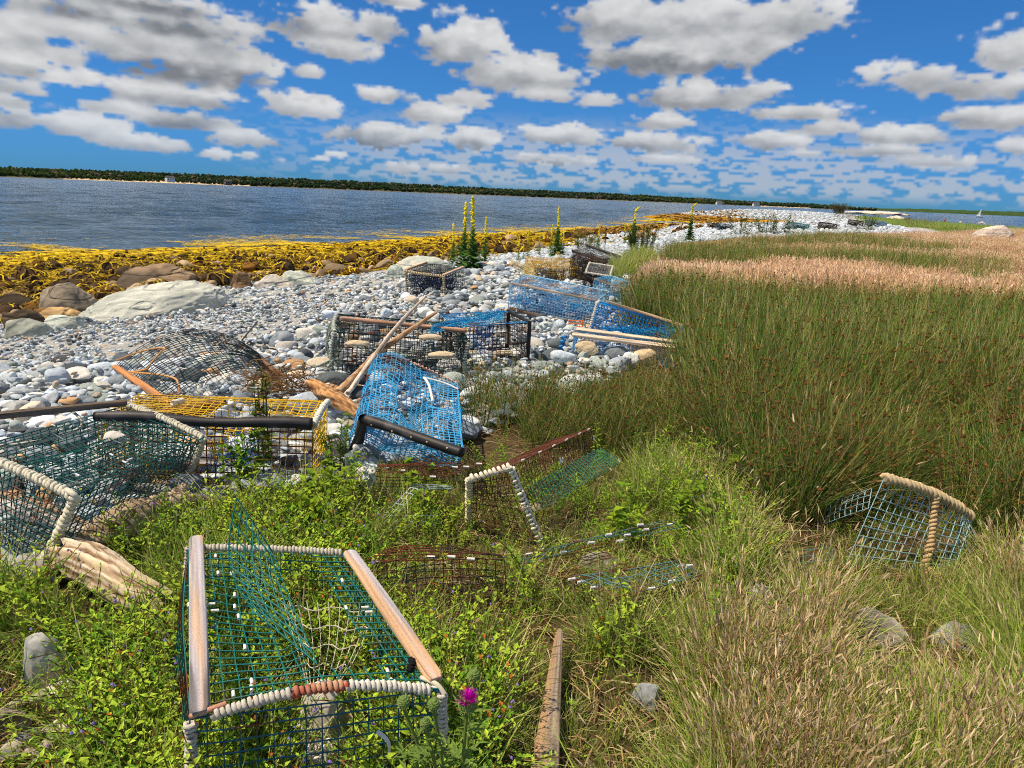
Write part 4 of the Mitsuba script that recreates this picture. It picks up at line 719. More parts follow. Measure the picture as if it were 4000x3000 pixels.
# --- blue traps further on
c = rigid([.57, 9.54, .07], [-.432, .099, .155], [1.231, .499, .373])
t = trap(c, 'blue wire trap lying on its side on the pale stones with a wooden runner below', S(120, 184, 222), s=.04, r=.0032, dent=.012, seed=101, rust=.12, sides=3, per={'front': dict(col=S(130, 185, 225), alt=S(215, 222, 228), rust=.35), 'top': dict(alt=S(150, 120, 110), rust=.4)})
plank(t, c['bfl'] + [.02, -.03, .03], lerp(c['bfl'], c['bfr'], .82) + [0, -.04, -.0], .06, .04, col=S(128, 104, 82), alt=S(96, 84, 72), seed=22); plank(t, c['bfl'] + [.05, -.02, -.06], c['bfr'] + [0, 0, -.04], .05, .03, col=S(90, 74, 60), seed=23, name='batten')
plank(t, c['tfl'] + [0, .0, .01], c['tfr'] + [0, 0, .01], .03, .02, col=S(170, 150, 130), seed=24, name='batten'); bind(t, [c['tfr'], c['bfr']], .012, .009, .024, S(206, 200, 180))
mb = MB(); netting(mb, inner(c, .02, .1, .05), inner(c, .98, .9, .95), 200, S(56, 166, 214), 48, .16, .004); netting(mb, inner(c, .02, .1, .05), inner(c, .98, .6, .95), 60, S(210, 215, 220), 49, .12, .002); put('twine_head', mb, 'm_rope', t)
rim(t, c, S(150, 205, 236))
ringc = inner(c, .34, .3, .5); a_ = np.linspace(0, 2 * math.pi, 25); v, f = tubes(ringc + np.stack([.07 * np.cos(a_), -.02 * np.sin(a_), .08 * np.sin(a_)], 1), .012, 6); put('entrance_ring', MB().add(v, f, BLACK), 'm_rubber', t)
mb = MB(); p = at(*Z9(1380, 890), 8.62)
for k in range(3): mb.add(*tubes(p + np.array([[-.085, 0, .035 - .035 * k], [.085, .0, .028 - .035 * k]]), .006, 5, caps=True), S(250, 128, 36))
for k in (-.085, 0, .085): mb.add(*tubes(p + np.array([[k, 0, .04], [k, 0, -.04]]), .006, 5, caps=True), S(250, 128, 36))
put('escape_vent', mb, 'm_rubber', t, label='orange plastic escape vent')
t2 = thing('wire_mesh_scrap', 'dark rusty wire mesh scrap right of the orange vent', 'wire mesh'); p = on(*Z9(1400, 960), 0); mb = MB(); panel(mb, [p, p + [.32, -.1, 0], p + [.34, .1, .22], p + [.04, .15, .24]], S(52, 40, 34), .038, .0028, .05, 108, rust=.5, sides=3); put('wire_panel', mb, 'm_wire', t2)
c = rigid([1.39, 8.26, -.02], [-.188, .213, -.105], [1.009, .503, .34])
t = trap(c, 'bright blue wire trap slanting down into the rushes, white rope at its end', S(20, 146, 226), s=.04, r=.0034, dent=.014, seed=111, rust=.05, sides=3)
rim(t, c, S(40, 170, 240))
for a, b in (('tfl', 'tbl'), ('tfl', 'bfl')): bind(t, [c[a], c[b]], .012, .009, .024, S(222, 220, 210))
plank(t, c['tfl'] + [.1, -.01, .02], c['tfr'] + [0, 0, .02], .04, .03, col=S(196, 170, 140), seed=33)
put('twine_head', netting(MB(), inner(c, .1, .1, .1), inner(c, .95, .9, .9), 160, S(50, 166, 216), 58, .12, .003), 'm_rope', t)
c = rigid([1.13, 7.15, -.03], [-.20, .06, -.03], [1.03, .36, .24])
t = trap(c, 'low blue trap framed by pale boards with cream concrete weights, half in the rushes', S(60, 156, 220), s=.04, r=.0028, dent=.014, seed=121, rust=.1, sides=3)
for a, b, n_ in (('tfl', 'tfr', 'runner'), ('bfl', 'bfr', 'runner'), ('tbl', 'tbr', 'runner')): plank(t, c[a] + [-.02, -.02, .02], c[b] + [.1, -.02, .02], .05, .03, col=S(222, 200, 170), alt=S(200, 186, 168), seed=ord(a[1]), up=(0, -.5, .8))
for k, x in enumerate((.14, .70)): 
    v, f = stone(3, (.125, .03, .085), 540 + k, .10, 3, 1.3, .05); v = v @ euler(-.2).T + lerp(lerp(c['tfl'], c['bfl'], .45), lerp(c['tfr'], c['bfr'], .45), x) + [0, -.02, .01]; put('concrete_weight', MB().add(v, f, vcol(v, S(226, 204, 168), .15, 30, 3)), 'm_rock', t)
bind(t, [c['tfl'] + [-.1, 0, 0], c['bfl'] + [-.12, 0, .02]], .02, .014, .05, S(60, 140, 205))
c = rigid([1.725, 11.33, .0], [-.72, .16, .08], [.95, .42, .30])
t = trap(c, 'blue wire trap sloping to the right behind the small dark trap', S(60, 170, 216), s=.045, r=.0036, dent=.014, seed=131, rust=.08, sides=3)
rim(t, c, S(120, 196, 236)); plank(t, c['tfl'], c['tfr'], .04, .03, col=S(150, 130, 112), seed=41); put('twine_head', netting(MB(), inner(c, .05, .1, .1), inner(c, .95, .9, .95), 140, S(52, 160, 212), 68, .12, .004), 'm_rope', t)
# --- dark trap alone on the stones
c = rigid([-1.38, 12.3, -.10], [-.508, .022, .149], [.79, .60, .42])
t = trap(c, 'black and dark blue wire trap standing alone on the pebbles with two boards on top', S(20, 40, 46), s=.042, r=.0034, dent=.012, seed=141, rust=.1, sides=3)
plank(t, c['tfr'] + [.0, 0, .02], c['tbr'] + [0, .05, .02], .06, .03, col=S(206, 170, 132), seed=51); plank(t, c['tfl'] + [0, 0, .02], c['tbl'] + [0, .05, .02], .05, .03, col=S(196, 164, 130), seed=52)
for a, b in (('tfl', 'tfr'), ('tfr', 'bfr'), ('tfl', 'bfl')): bind(t, [c[a], lerp(c[a], c[b], .5) + [0, 0, -.01], c[b]], .015, .012, .035, S(196, 180, 146))
mb = MB(); netting(mb, inner(c, .05, .1, .1), inner(c, .95, .9, .92), 130, S(26, 60, 130), 78, .14, .004); netting(mb, inner(c, .05, .1, .1), inner(c, .95, .9, .92), 90, S(18, 24, 30), 79, .14, .004); put('twine_head', mb, 'm_rope', t)
for k in range(2): mb = MB(); panel(mb, [inner(c, .05, .3 + .4 * k, .05), inner(c, .95, .3 + .4 * k, .05), inner(c, .95, .3 + .4 * k, .95), inner(c, .05, .3 + .4 * k, .95)], S(18, 30, 34), .045, .003, .03, 143 + k, sides=3); put('wire_divider', mb, 'm_wire', t)
# --- yellow heap, dark traps behind
c = rigid([.70, 14.3, -.06], [.22, .02, .18], [.95, .78, .40])
t = trap(c, 'collapsed yellow wire trap with splayed wires in the heap behind the blue trap', S(226, 190, 70), s=.045, r=.0038, dent=.04, seed=151, rust=.10, sides=3, per={'front': dict(rust=.6, alt=S(90, 78, 60)), 'top': dict(rust=.05), 'right': dict(rust=.7, alt=S(60, 52, 44))})
p = lerp(c['tfl'], c['bfl'], .1); mb = MB(); panel(mb, [p, p + [.15, -.1, -.36], p + [-.35, .25, -.02], p + [-.5, .2, .18]], S(232, 214, 140), .05, .004, .05, 155, sides=3, rust=.05); put('wire_panel', mb, 'm_wire', t, label='pale yellow panel splayed out to the left')
mb = MB(); panel(mb, [p + [.35, .2, 0], p + [.55, .2, .0], p + [.5, .3, .30], p + [.42, .3, .34]], S(232, 200, 80), .05, .004, .05, 156, sides=3, rust=.05); put('wire_panel', mb, 'm_wire', t)
mb = MB(); netting(mb, inner(c, .0, .0, .05), inner(c, .95, .9, .8), 150, S(72, 60, 40), 88, .14, .004); netting(mb, inner(c, .0, .0, .05), inner(c, .5, .3, .6), 40, S(40, 90, 150), 89, .1, .004); put('twine_head', mb, 'm_rope', t)
c = rigid([1.85, 17.0, .0], [-.761, .19, .20], [1.0, .55, .36])
t = trap(c, 'dark green wire trap with a black bumper sloping down behind the yellow heap', S(24, 48, 46), s=.05, r=.0042, dent=.03, seed=161, rust=.3, sides=3)
for a, b in (('tbl', 'tbr'), ('tfl', 'tfr')): v, f = tubes(np.array([c[a], c[b]]), .035, 8, caps=True); put('bumper', MB().add(v, f, BLACK), 'm_rubber', t)
put('twine_head', netting(MB(), inner(c, .05, .1, .1), inner(c, .95, .9, .92), 90, S(40, 44, 40), 98, .14, .005), 'm_rope', t)
c = rigid([1.40, 14.2, -.02], [-.3, .1, .1], [.62, .6, .5])
t = trap(c, 'domed dark wire trap of tangled mesh at the right of the yellow heap', S(58, 50, 42), s=.045, r=.004, dent=.06, seed=171, rust=.4, sides=3)
put('twine_head', netting(MB(), inner(c, .0, .0, .05), inner(c, .95, .9, .95), 130, S(44, 38, 34), 108, .14, .005), 'm_rope', t)
c = rigid([1.42, 12.6, .0], [-.176, .101, .22], [.42, .55, .42])
t = trap(c, 'small dark wire trap with a white rope rim in front of the yellow heap', S(38, 36, 34), s=.042, r=.0036, dent=.02, seed=181, rust=.3, sides=3, per={'top': dict(col=S(170, 170, 166))})
for a, b in (('tfl', 'tfr'), ('tfr', 'tbr'), ('tbl', 'tbr'), ('tfl', 'tbl')): bind(t, [c[a], c[b]], .011, .009, .025, S(214, 212, 200))
put('twine_head', netting(MB(), inner(c, .0, .0, .05), inner(c, .95, .9, .95), 90, S(34, 30, 28), 118, .12, .004), 'm_rope', t)
# --- far traps along the bar
for px, py, cl, lab, L_, yw in ((1562, 499, S(40, 74, 88), 'dark blue grey trap at the start of the long cobble bar', 1.5, .4), (1722, 497, S(44, 128, 140), 'teal trap on the cobble bar left of the bush', 1.9, -.5), (1540, 496, S(70, 66, 60), 'dark trap frame left of the blue grey far trap', 1.2, .2), (1785, 497, S(70, 62, 54), 'brown trap right of the teal far trap', 1.6, -.3), (1890, 491, S(84, 130, 165), 'pale blue trap farthest along the bar', 2., -.6), (1846, 490, S(60, 60, 56), 'dark trap among the pale stones near the far blue trap', 1.4, -.3)):
    p = on(px, py); p[2] = G(p[0], p[1]); c = rigid(p + [0, 0, .05], [yw, .1, .1], [L_ * .8, .5, .45])
    t = trap(c, lab, cl, s=.09, r=.012, dent=.04, seed=int(px), rust=.25, sides=3); put('twine_head', netting(MB(), inner(c, 0, 0, .05), inner(c, 1, 1, .95), 60, cl * .5, px, .14, .014), 'm_rope', t)

# --- rusty fallen traps in the grass
P1, P2, P3, P4 = X(*Z5(735, 445), .34), X(*Z5(958, 378), .42), at(*Z5(1405, 168), 3.95), at(*Z5(1180, 235), 4.05)
c = dict(tfl=P1, tfr=P2, tbr=P3, tbl=P4, bfl=on(*Z5(735, 690)), bfr=on(*Z5(1145, 835)), bbr=P3 + [.03, .02, -.16], bbl=P4 + [-.02, .05, -.22])
t = trap(c, 'rusty wire trap tilted in the grass with white rope and a hanging green flap', S(62, 42, 36), s=.037, r=.0018, dent=.012, seed=191, rust=.45, per={'right': dict(keep=lambda u, v: v > .42), 'top': dict(rust=.85)})
bind(t, [P1, lerp(P1, P2, .55), P2], .011, .009, .022, S(222, 216, 196)); bind(t, [P2, lerp(P2, c['bfr'], .5), c['bfr']], .011, .009, .022, S(222, 218, 200)); bind(t, [P1, c['bfl']], .011, .009, .022, S(216, 206, 170))
mb = MB(); f0, f1, f2, f3 = at(*Z5(1050, 492), P2[1] - .02), at(*Z5(1440, 278), P3[1] - .03), at(*Z5(1562, 345), 3.72), at(*Z5(1135, 600), 2.98)
panel(mb, [f0, f1, f2, f3], S(18, 118, 112), .036, .0018, .014, 195, rust=.08); put('wire_flap', mb, 'm_wire', t, label='green mesh flap hanging from the rusty trap')
clips(t, [(lerp(P2, P3, x) + [0, 0, .004], P3 - P2) for x in (.12, .3, .46, .62, .8, .93)] + [(lerp(c['bbr'], P3, .6), P3 - c['bbr']), (lerp(P2, P3, .5) + [.02, -.02, -.08], [0, 0, 1]), (lerp(P2, P3, .53) + [.02, -.02, -.08], [0, 0, 1])], .03, .0045, S(226, 222, 210))
slab(t, inner(c, .5, .3, .05), (.08, .05, .03), .3, 550)
q = lambda x, y, z: X(*Z5(x, y), z)
t = thing('lobster_trap', 'crushed dark trap sagging in the leaves right of the grey board', 'lobster trap')
for k, (qq, cl, ru) in enumerate((([q(200, 1150, .0), q(940, 1110, .0), q(930, 888, .22), q(185, 893, .27)], S(24, 52, 48), .5), ([q(185, 893, .27), q(930, 888, .22), q(900, 850, .14), q(250, 850, .2)], S(60, 48, 40), .7), ([q(240, 1080, 0), q(900, 1040, 0), q(930, 940, .1), q(220, 960, .12)], S(30, 44, 40), .5))):
    mb = MB(); panel(mb, qq, cl, .036, .0018, .035, 200 + k, rust=ru, warp=lambda u, v: np.stack([0 * u, 0 * u, .02 * np.sin(np.pi * u) * v], -1)); put('wire_panel', mb, 'm_wire', t)
clips(t, [(q(x, y, .26), [1, 0, 0]) for x, y in ((230, 888), (530, 866), (640, 864), (745, 876))], .03, .006); put('twine', netting(MB(), q(200, 1100, .0), q(900, 900, .2), 40, S(120, 110, 90), 12, .2, .0014), 'm_rope', t)
t = thing('lobster_trap', 'flattened rusty trap with pale clips lying across the grass', 'lobster trap')
for k, (qq, cl, ru) in enumerate((([q(1000, 905, .12), q(1880, 700, .2), q(1800, 664, .26), q(1040, 855, .18)], S(70, 120, 124), .5), ([q(1290, 975, .18), q(1545, 1085, .18), q(1995, 955, .18), q(1850, 890, .22)], S(80, 130, 140), .55), ([q(1400, 1200, 0), q(1900, 1130, 0), q(1990, 960, .17), q(1530, 1085, .18)], S(56, 44, 38), .7), ([q(1340, 1130, 0), q(1530, 1180, 0), q(1540, 1085, .18), q(1290, 980, .18)], S(60, 46, 38), .7), ([q(1000, 905, .12), q(1300, 985, .15), q(1850, 890, .2), q(1500, 800, .2)], S(64, 46, 36), .8))):
    mb = MB(); panel(mb, qq, cl, .036, .0018, .03, 210 + k, rust=ru, keep=(None if k < 4 else lambda u, v: nfbm(np.stack([u * 5, v * 5, u * 0], -1), 2, 5) > .5)); put('wire_panel', mb, 'm_wire', t)
clips(t, [(q(x, y, z), [1, .3, 0]) for x, y, z in ((1245, 838, .17), (1395, 788, .2), (1490, 745, .24), (1590, 747, .22), (1660, 692, .25), (1550, 778, .2), (1690, 718, .22), (1820, 690, .22), (1290, 985, .18), (1410, 1030, .18), (1720, 1035, .18), (1830, 995, .18), (1880, 912, .2), (1925, 912, .2), (1750, 1150, .08), (1525, 1125, .1), (1060, 850, .18), (1340, 1000, .18))], .028, .006)
put('twine', netting(MB(), q(1490, 1230, 0), q(1540, 1170, .1), 14, WHITE, 13, .1, .0012), 'm_rope', t)
t = thing('lobster_trap', 'broken rusty trap with pale wires and white rope beside the plastic bottle', 'lobster trap')
for k, (qq, cl, ru) in enumerate((([q(150, 392, .24), q(600, 432, .22), q(830, 352, .22), q(250, 372, .24)], S(110, 84, 70), .6), ([q(150, 560, .0), q(600, 560, 0), q(600, 432, .22), q(150, 392, .24)], S(50, 66, 60), .5), ([q(620, 480, .2), q(430, 470, .2), q(450, 500, .18), q(650, 495, .18)], S(190, 215, 220), .05), ([q(230, 690, .02), q(290, 700, .02), q(460, 500, .2), q(420, 490, .2)], S(196, 220, 224), .1), ([q(310, 725, .0), q(590, 735, .0), q(575, 640, .1), q(330, 645, .1)], S(176, 208, 214), .05), ([q(0, 640, .02), q(110, 600, .03), q(130, 560, .1), q(0, 600, .05)], S(186, 206, 210), .1))):
    mb = MB(); panel(mb, qq, cl, .034, .0019, .02, 220 + k, rust=ru); put('wire_panel', mb, 'm_wire', t)
for xs in ((170, 388), (215, 400)): bind(t, [q(xs[0], xs[1], .25), q(xs[0] - 30, xs[1] + 150, .0)], .010, .008, .02, S(206, 206, 190))
put('rope_end', netting(MB(), q(160, 430, .2), q(230, 375, .27), 26, S(214, 226, 220), 15, .05, .006), 'm_rope', t)
clips(t, [(q(x, y, .235), [1, 0, 0]) for x, y in ((290, 383), (375, 398), (540, 432), (660, 380), (720, 378), (790, 362))], .03, .005)
# --- the pale blue roped panel at the right
w6 = lambda x, y, z: X(*Z6(x, y), z)
a0, a1, b1, b0 = at(*Z6(1088, 215), 3.05), at(*Z6(1530, 405), 3.12), on(*Z6(1420, 720), -.03), on(*Z6(880, 690), -.03)
t = thing('lobster_trap', 'pale blue wire trap end standing in the grass at right with thick rope', 'lobster trap')
mb = MB(); panel(mb, [b0, b1, a1, a0], PALE, .04, .0022, .014, 231, rust=.10, alt=S(90, 90, 90)); put('wire_panel', mb, 'm_wire', t)
mb = MB(); w0, w1, w2, w3 = at(*Z6(718, 470), 3.45), at(*Z6(1010, 365), 3.15), at(*Z6(1030, 268), 3.2), at(*Z6(725, 370), 3.55); panel(mb, [w0, w1, w2, w3], PALE, .04, .0021, .014, 232, rust=.3, alt=S(40, 40, 40)); put('wire_panel', mb, 'm_wire', t, label='side panel leaning off to the left')
mb = MB(); panel(mb, [b1 + [0, .05, .02], b1 + [.30, .25, .02], a1 + [.16, .3, -.10], a1 + [-.02, .05, -.12]], S(130, 165, 180), .04, .002, .02, 233, rust=.35, alt=S(40, 40, 44)); put('wire_panel', mb, 'm_wire', t)
mb = MB(); panel(mb, [w6(660, 640, .05), w6(830, 620, .05), w6(830, 560, .1), w6(665, 575, .1)], S(60, 140, 150), .045, .0017, .01, 234); put('wire_panel', mb, 'm_wire', t)
up_ = np.linspace(0, 1, 12)[:, None]; bind(t, lerp(a0, a1, up_) + np.array([0, 0, 1]) * .03 * np.sin(np.pi * up_), .0135, .0125, .05, S(190, 172, 134), strands=2)
mid = lerp(a0, a1, .56) + [0, -.01, .02]; bind(t, [mid, lerp(mid, on(*Z6(1290, 640), 0), .5) + [.0, -.02, 0], on(*Z6(1290, 660), .02)], .010, .010, .04, S(186, 162, 122), strands=2)
put('frayed_rope', netting(MB(), on(*Z6(1290, 660), 0) - [.03, .05, 0], on(*Z6(1390, 720), .05), 60, S(190, 164, 122), 16, .06, .003), 'm_rope', t)
t = thing('wire_mesh_scrap', 'tiny pale piece of wire frame lying in the rushes', 'wire mesh'); p = at(*Z5(1780, 310), 4.2); mb = MB(); panel(mb, [p + [-.05, 0, -.02], p + [.05, -.02, -.03], p + [.05, .03, .02], p + [-.04, .03, .03]], S(206, 190, 180), .04, .003, .005, 241, rust=.2); put('wire_panel', mb, 'm_wire', t)

# ------------------------------------------------------------------ driftwood and other wrack
def wood(name, lab, pts, rad, cat='driftwood', **k):
    return put(name, log(pts, rad, **k), 'm_wood', label=lab, cat=cat)
t = thing('driftwood_log', 'twisted grey driftwood log with an upright stub in front of the roped trap', 'driftwood')
put('limb', log([on(*Z3(500, 1085), .02), on(*Z3(640, 1010), .09), on(*Z3(800, 915), .13), on(*Z3(960, 850), .13), on(*Z3(1130, 805), .14), on(*Z3(1330, 815), .10)], [.05, .085, .08, .06, .045, .012], seed=3, twist=4, groove=.2), 'm_wood', t)
put('stub', log([on(*Z3(1080, 820), .13), on(*Z3(1095, 760), .16), on(*Z3(1130, 715), .17)], [.03, .028, .022], seed=5, nl=40, col=S(206, 180, 150), groove=.25, jag=.03), 'm_wood', t)
put('stub', log([on(*Z3(1060, 820), .12), on(*Z3(1068, 745), .17)], [.022, .008], seed=6, nl=30, col=S(196, 176, 150)), 'm_wood', t)
t = thing('driftwood_beam', 'thick pale driftwood beam with a splintered rotten end at lower left', 'driftwood')
z1 = lambda x, y: (.4001 * x, 995.4 + .4001 * y)
put('trunk', log([on(*z1(880, 800), .05), on(*z1(760, 735), .09), on(*z1(620, 640), .12), on(*z1(480, 555), .13), on(*z1(395, 520), .13)], [.062, .068, .076, .084, .08], seed=8, col=S(206, 186, 154), dark=S(132, 106, 78), pale=S(234, 222, 202), groove=.16, twist=.6, jag=.16, nl=150, ns=64), 'm_wood', t)
for k in range(16):
    a_ = rng.normal(0, 1, 3); p = on(*z1(390 + 12 * a_[0] * 3, 545 + a_[1] * 24), .09); put('splinter', log([p, p + [-.06 + .02 * a_[2], -.01 + .03 * a_[0], -.03 + .03 * a_[1]], p + [-.13 + .03 * a_[1], -.02 + .05 * a_[0], -.07 + .03 * a_[2]]], [.014, .011, .003], seed=20 + k, nl=14, ns=7, col=S(160, 112, 66), dark=S(92, 60, 34)), 'm_wood', t)
wood('wood_chip', 'split orange wood splinter lying right of the splintered beam', [on(*z1(640, 530), .04), on(*z1(735, 512), .06)], [.008, .014], seed=41, nl=30, ns=10, col=S(200, 150, 100), cat='wood')
wood('driftwood_pole', 'long grey white pole lying inside the big roped trap', [on(-30, 1075, .04), on(*Z3(250, 900), .03), on(*Z3(520, 1000), .02)], [.05, .045, .03], seed=43, col=S(176, 172, 168), pale=S(214, 212, 208))
wood('driftwood_pole', 'thin tan pole above the grey pole inside the roped trap', [on(-20, 1062, .1), on(*Z3(260, 830), .06), on(*Z3(560, 985), .03)], [.022, .025, .02], seed=44, col=S(176, 146, 118))
wood('driftwood_piece', 'short brown grooved driftwood piece resting on the yellow trap', [at(*Z3(1000, 285), 4.25), at(*Z3(1110, 240), 4.27), at(*Z3(1250, 222), 4.3), at(*Z3(1392, 185), 4.32)], [.05, .062, .045, .02], seed=45, col=S(164, 116, 84), dark=S(92, 62, 46), pale=S(196, 164, 136), groove=.22)
wood('driftwood_stump', 'orange brown split stump lying by the crushed blue trap', [on(*Z4(165, 560), .17), on(*Z4(250, 610), .17), on(*Z4(340, 660), .15), on(*Z4(425, 720), .11)], [.062, .075, .08, .05], seed=46, flat=.7, groove=.24, nl=70, col=S(196, 146, 94), dark=S(120, 80, 50), pale=S(222, 190, 150), jag=.05)
s0, s1, s2 = on(*Z4(305, 600), .08), at(*Z4(515, 390), 5.66), at(*Z4(782, 78), 5.95)
wood('driftwood_stick', 'long pale stick leaning over the traps, the whiter of two crossing', [on(*Z4(360, 605), .08), at(*Z4(505, 400), 5.62), at(*Z4(640, 225), 5.78), s2], [.020, .021, .018, .009], seed=47, col=S(206, 190, 172), dark=S(150, 130, 110), pale=S(232, 226, 216), twist=1, ns=12)
wood('driftwood_stick', 'tan forked stick crossing the pale stick over the traps', [s0, at(*Z4(420, 490), 5.5), s1, at(*Z4(640, 300), 5.8), at(*Z4(838, 166), 6.0)], [.034, .028, .026, .020, .012], seed=48, col=S(190, 150, 112), dark=S(130, 96, 66), pale=S(214, 186, 154), ns=12)
v, f, cc = board(on(1172, 1700, .05), on(1209, 1362, .10), .085, .022, col=S(164, 134, 102), alt=S(150, 136, 120), seed=61, taper=.72, nl=100, nw=12); put('plank', (v, f, cc), 'm_wood', label='weathered tan plank tapering to a point in the foreground', cat='plank')
wood('branch', 'gnarled grey branch lying in the dry grass below the rusty traps', [on(1462, 1400, .08), on(1490, 1430, .05), on(1530, 1460, .05), on(1572, 1486, .03)], [.012, .02, .024, .02], seed=62, col=S(160, 140, 128), dark=S(100, 84, 76), cat='branch')
v, f = stone(3, (.038, .02, .032), 571, .2, 4); put('orange_scrap', MB().add(v + on(940, 1392, .04), f, vcol(v, S(206, 132, 48), .2, 30, 3)), 'm_wood', label='small orange scrap on the ground right of the open trap', cat='scrap')
mb = MB(); g = np.random.default_rng(17); p = on(1590 * .3801, 852, .08)
for k in range(150):
    a_ = g.normal(0, 1, (4, 3)) * [.10, .07, .05]; s_ = p + [g.normal(0, .12), g.normal(0, .1), .05 + abs(g.normal(0, .09))]; v, f = tubes(spline(s_ + np.cumsum(a_, 0) * .6, 8), g.uniform(.0015, .005), 4); mb.add(v, f, S(138, 104, 66) * g.uniform(.5, 1.3))
put('root_tangle', mb, 'm_wood', label='tangle of brown roots and dry stalks left of the stump', cat='roots', kind='stuff')
t = thing('wire_mesh_scrap', 'narrow strip of dark green mesh standing in front of the weighted trap', 'wire mesh'); mb = MB(); panel(mb, [on(*Z4(40, 690), 0), on(*Z4(120, 690), 0), at(*Z4(185, 470), 5.3), at(*Z4(115, 440), 5.3)], S(18, 62, 58), .036, .002, .03, 243); put('wire_panel', mb, 'm_wire', t)
# rusty perforated plate
pl = shapely.box(-.11, -.035, .11, .035)
for k in range(5):
    for j_ in (0, 1): pl = pl.difference(shapely.Point(-.09 + .045 * k, -.016 + .032 * j_).buffer(.0115 if (k + j_) % 2 else .008))
m = trimesh.creation.extrude_polygon(pl, .008); v = np.array(m.vertices) @ (Ro.from_euler('ZXY', [.35, .5, .1]).as_matrix()).T + on(*z1(40, 790), .05)
put('rusty_plate', MB().add(v, np.array(m.faces), vcol(v, S(150, 74, 36), .4, 60, 3, S(96, 48, 28))), 'm_rock', label='rusty perforated metal plate at the left edge', cat='metal plate', smooth=30 if False else False)
# plastic bottle, open end down
pr_ = np.array([[.0, 0], [.026, .0], [.031, .006], [.031, .012]] + [[.031 - .0035 * (k % 2), .016 + .0075 * k] for k in range(15)] + [[.030, .135], [.022, .155], [.013, .168], [.013, .185], [.0, .185]])
m = trimesh.creation.revolve(pr_, sections=28); v = np.array(m.vertices) @ Ro.from_euler('xy', [.06, .03]).as_matrix().T; v[:, 2] = .185 - v[:, 2]
put('plastic_bottle', MB().add(v * 1.05 + on(*Z4(376, 1110), 0), np.array(m.faces), S(200, 225, 210)), 'm_plastic', label='clear ribbed plastic bottle standing upside down among leaves', cat='bottle')
put('rope_scrap', netting(MB(), on(*Z4(235, 1160), .0), on(*Z4(310, 1110), .07), 40, S(220, 212, 206), 21, .05, .006), 'm_rope', label='frayed white rope scrap left of the plastic bottle', cat='rope')
# ------------------------------------------------------------------ vegetation
def blades(n, h, spread, lean, w, K, cols, g, droop=.3, droop_sd=.2, base=None, taper=.25):
    """n grass blades of K levels as flat tapering ribbons: (v, f, c)"""
    H = g.uniform(h[0], h[1], n); th = g.uniform(0, 6.28, n); ra = spread * np.sqrt(g.random(n)); ph = g.uniform(0, 6.28, n)
    b = np.stack([ra * np.cos(ph), ra * np.sin(ph), -.02 + 0 * ra], 1) if base is None else base
    out = th if base is not None else np.where(g.random(n) < .7, ph, th)
    ln = np.abs(g.normal(0, lean, n)); dp = np.clip(g.normal(droop, droop_sd, n), 0, 1.2)
    u = np.linspace(0, 1, K)[None]; r = H[:, None] * (np.sin(ln)[:, None] * u + .5 * dp[:, None] * u ** 2.5); z = H[:, None] * (np.cos(ln)[:, None] * u - .30 * dp[:, None] * u ** 3)
    P = b[:, None] + np.stack([np.cos(out)[:, None] * r, np.sin(out)[:, None] * r, z], -1)
    wid = (w * g.uniform(.6, 1.3, n))[:, None] * np.interp(np.linspace(0, 1, K), [0, .5, 1], [1, .85, taper])[None] / 2
    sd = th + 1.3; v, f, m = ribbons(P, wid, np.stack([np.cos(sd), np.sin(sd), 0 * sd], 1))
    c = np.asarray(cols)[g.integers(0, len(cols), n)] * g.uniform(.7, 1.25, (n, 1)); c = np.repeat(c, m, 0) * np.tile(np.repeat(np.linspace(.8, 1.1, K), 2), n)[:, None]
    return v, f, c, P
OCT = (np.array([[1, 0, 0], [-1, 0, 0], [0, 1, 0], [0, -1, 0], [0, 0, 1], [0, 0, -1.]]), np.array([[0, 2, 4], [2, 1, 4], [1, 3, 4], [3, 0, 4], [2, 0, 5], [1, 2, 5], [3, 1, 5], [0, 3, 5]]))
def blobs(mb, P, sz, col, g, tpl=OCT):
    n = len(P); v = tpl[0][None] * np.asarray(sz).reshape(n, 1, -1) * g.uniform(.6, 1.4, (n, len(tpl[0]), 1)); mb.add((v + P[:, None]).reshape(-1, 3), (tpl[1][None] + (np.arange(n) * len(tpl[0]))[:, None, None]).reshape(-1, 3), np.repeat(np.broadcast_to(col, (n, 3)), len(tpl[0]), 0))
def spindles(mb, A, D, L, R, col):
    """seed heads: four-sided spindles from A along D"""
    n = len(A); D = unit(D); a = unit(np.cross(D, REF)); b = np.cross(D, a); lv = [(0, .15), (.3, 1), (.7, .8), (1, .1)]
    v = np.stack([A + D * (L * t)[:, None] + (R * k)[:, None] * (math.cos(q) * a + math.sin(q) * b) for t, k in lv for q in (0, 2.1, 4.2)], 1)
    f = np.array([[i * 3 + j, i * 3 + (j + 1) % 3, i * 3 + 3 + (j + 1) % 3, i * 3 + 3 + j] for i in range(3) for j in range(3)])
    mb.add(v.reshape(-1, 3), (f[None] + (np.arange(n) * 12)[:, None, None]).reshape(-1, 4), np.repeat(col, 12, 0))
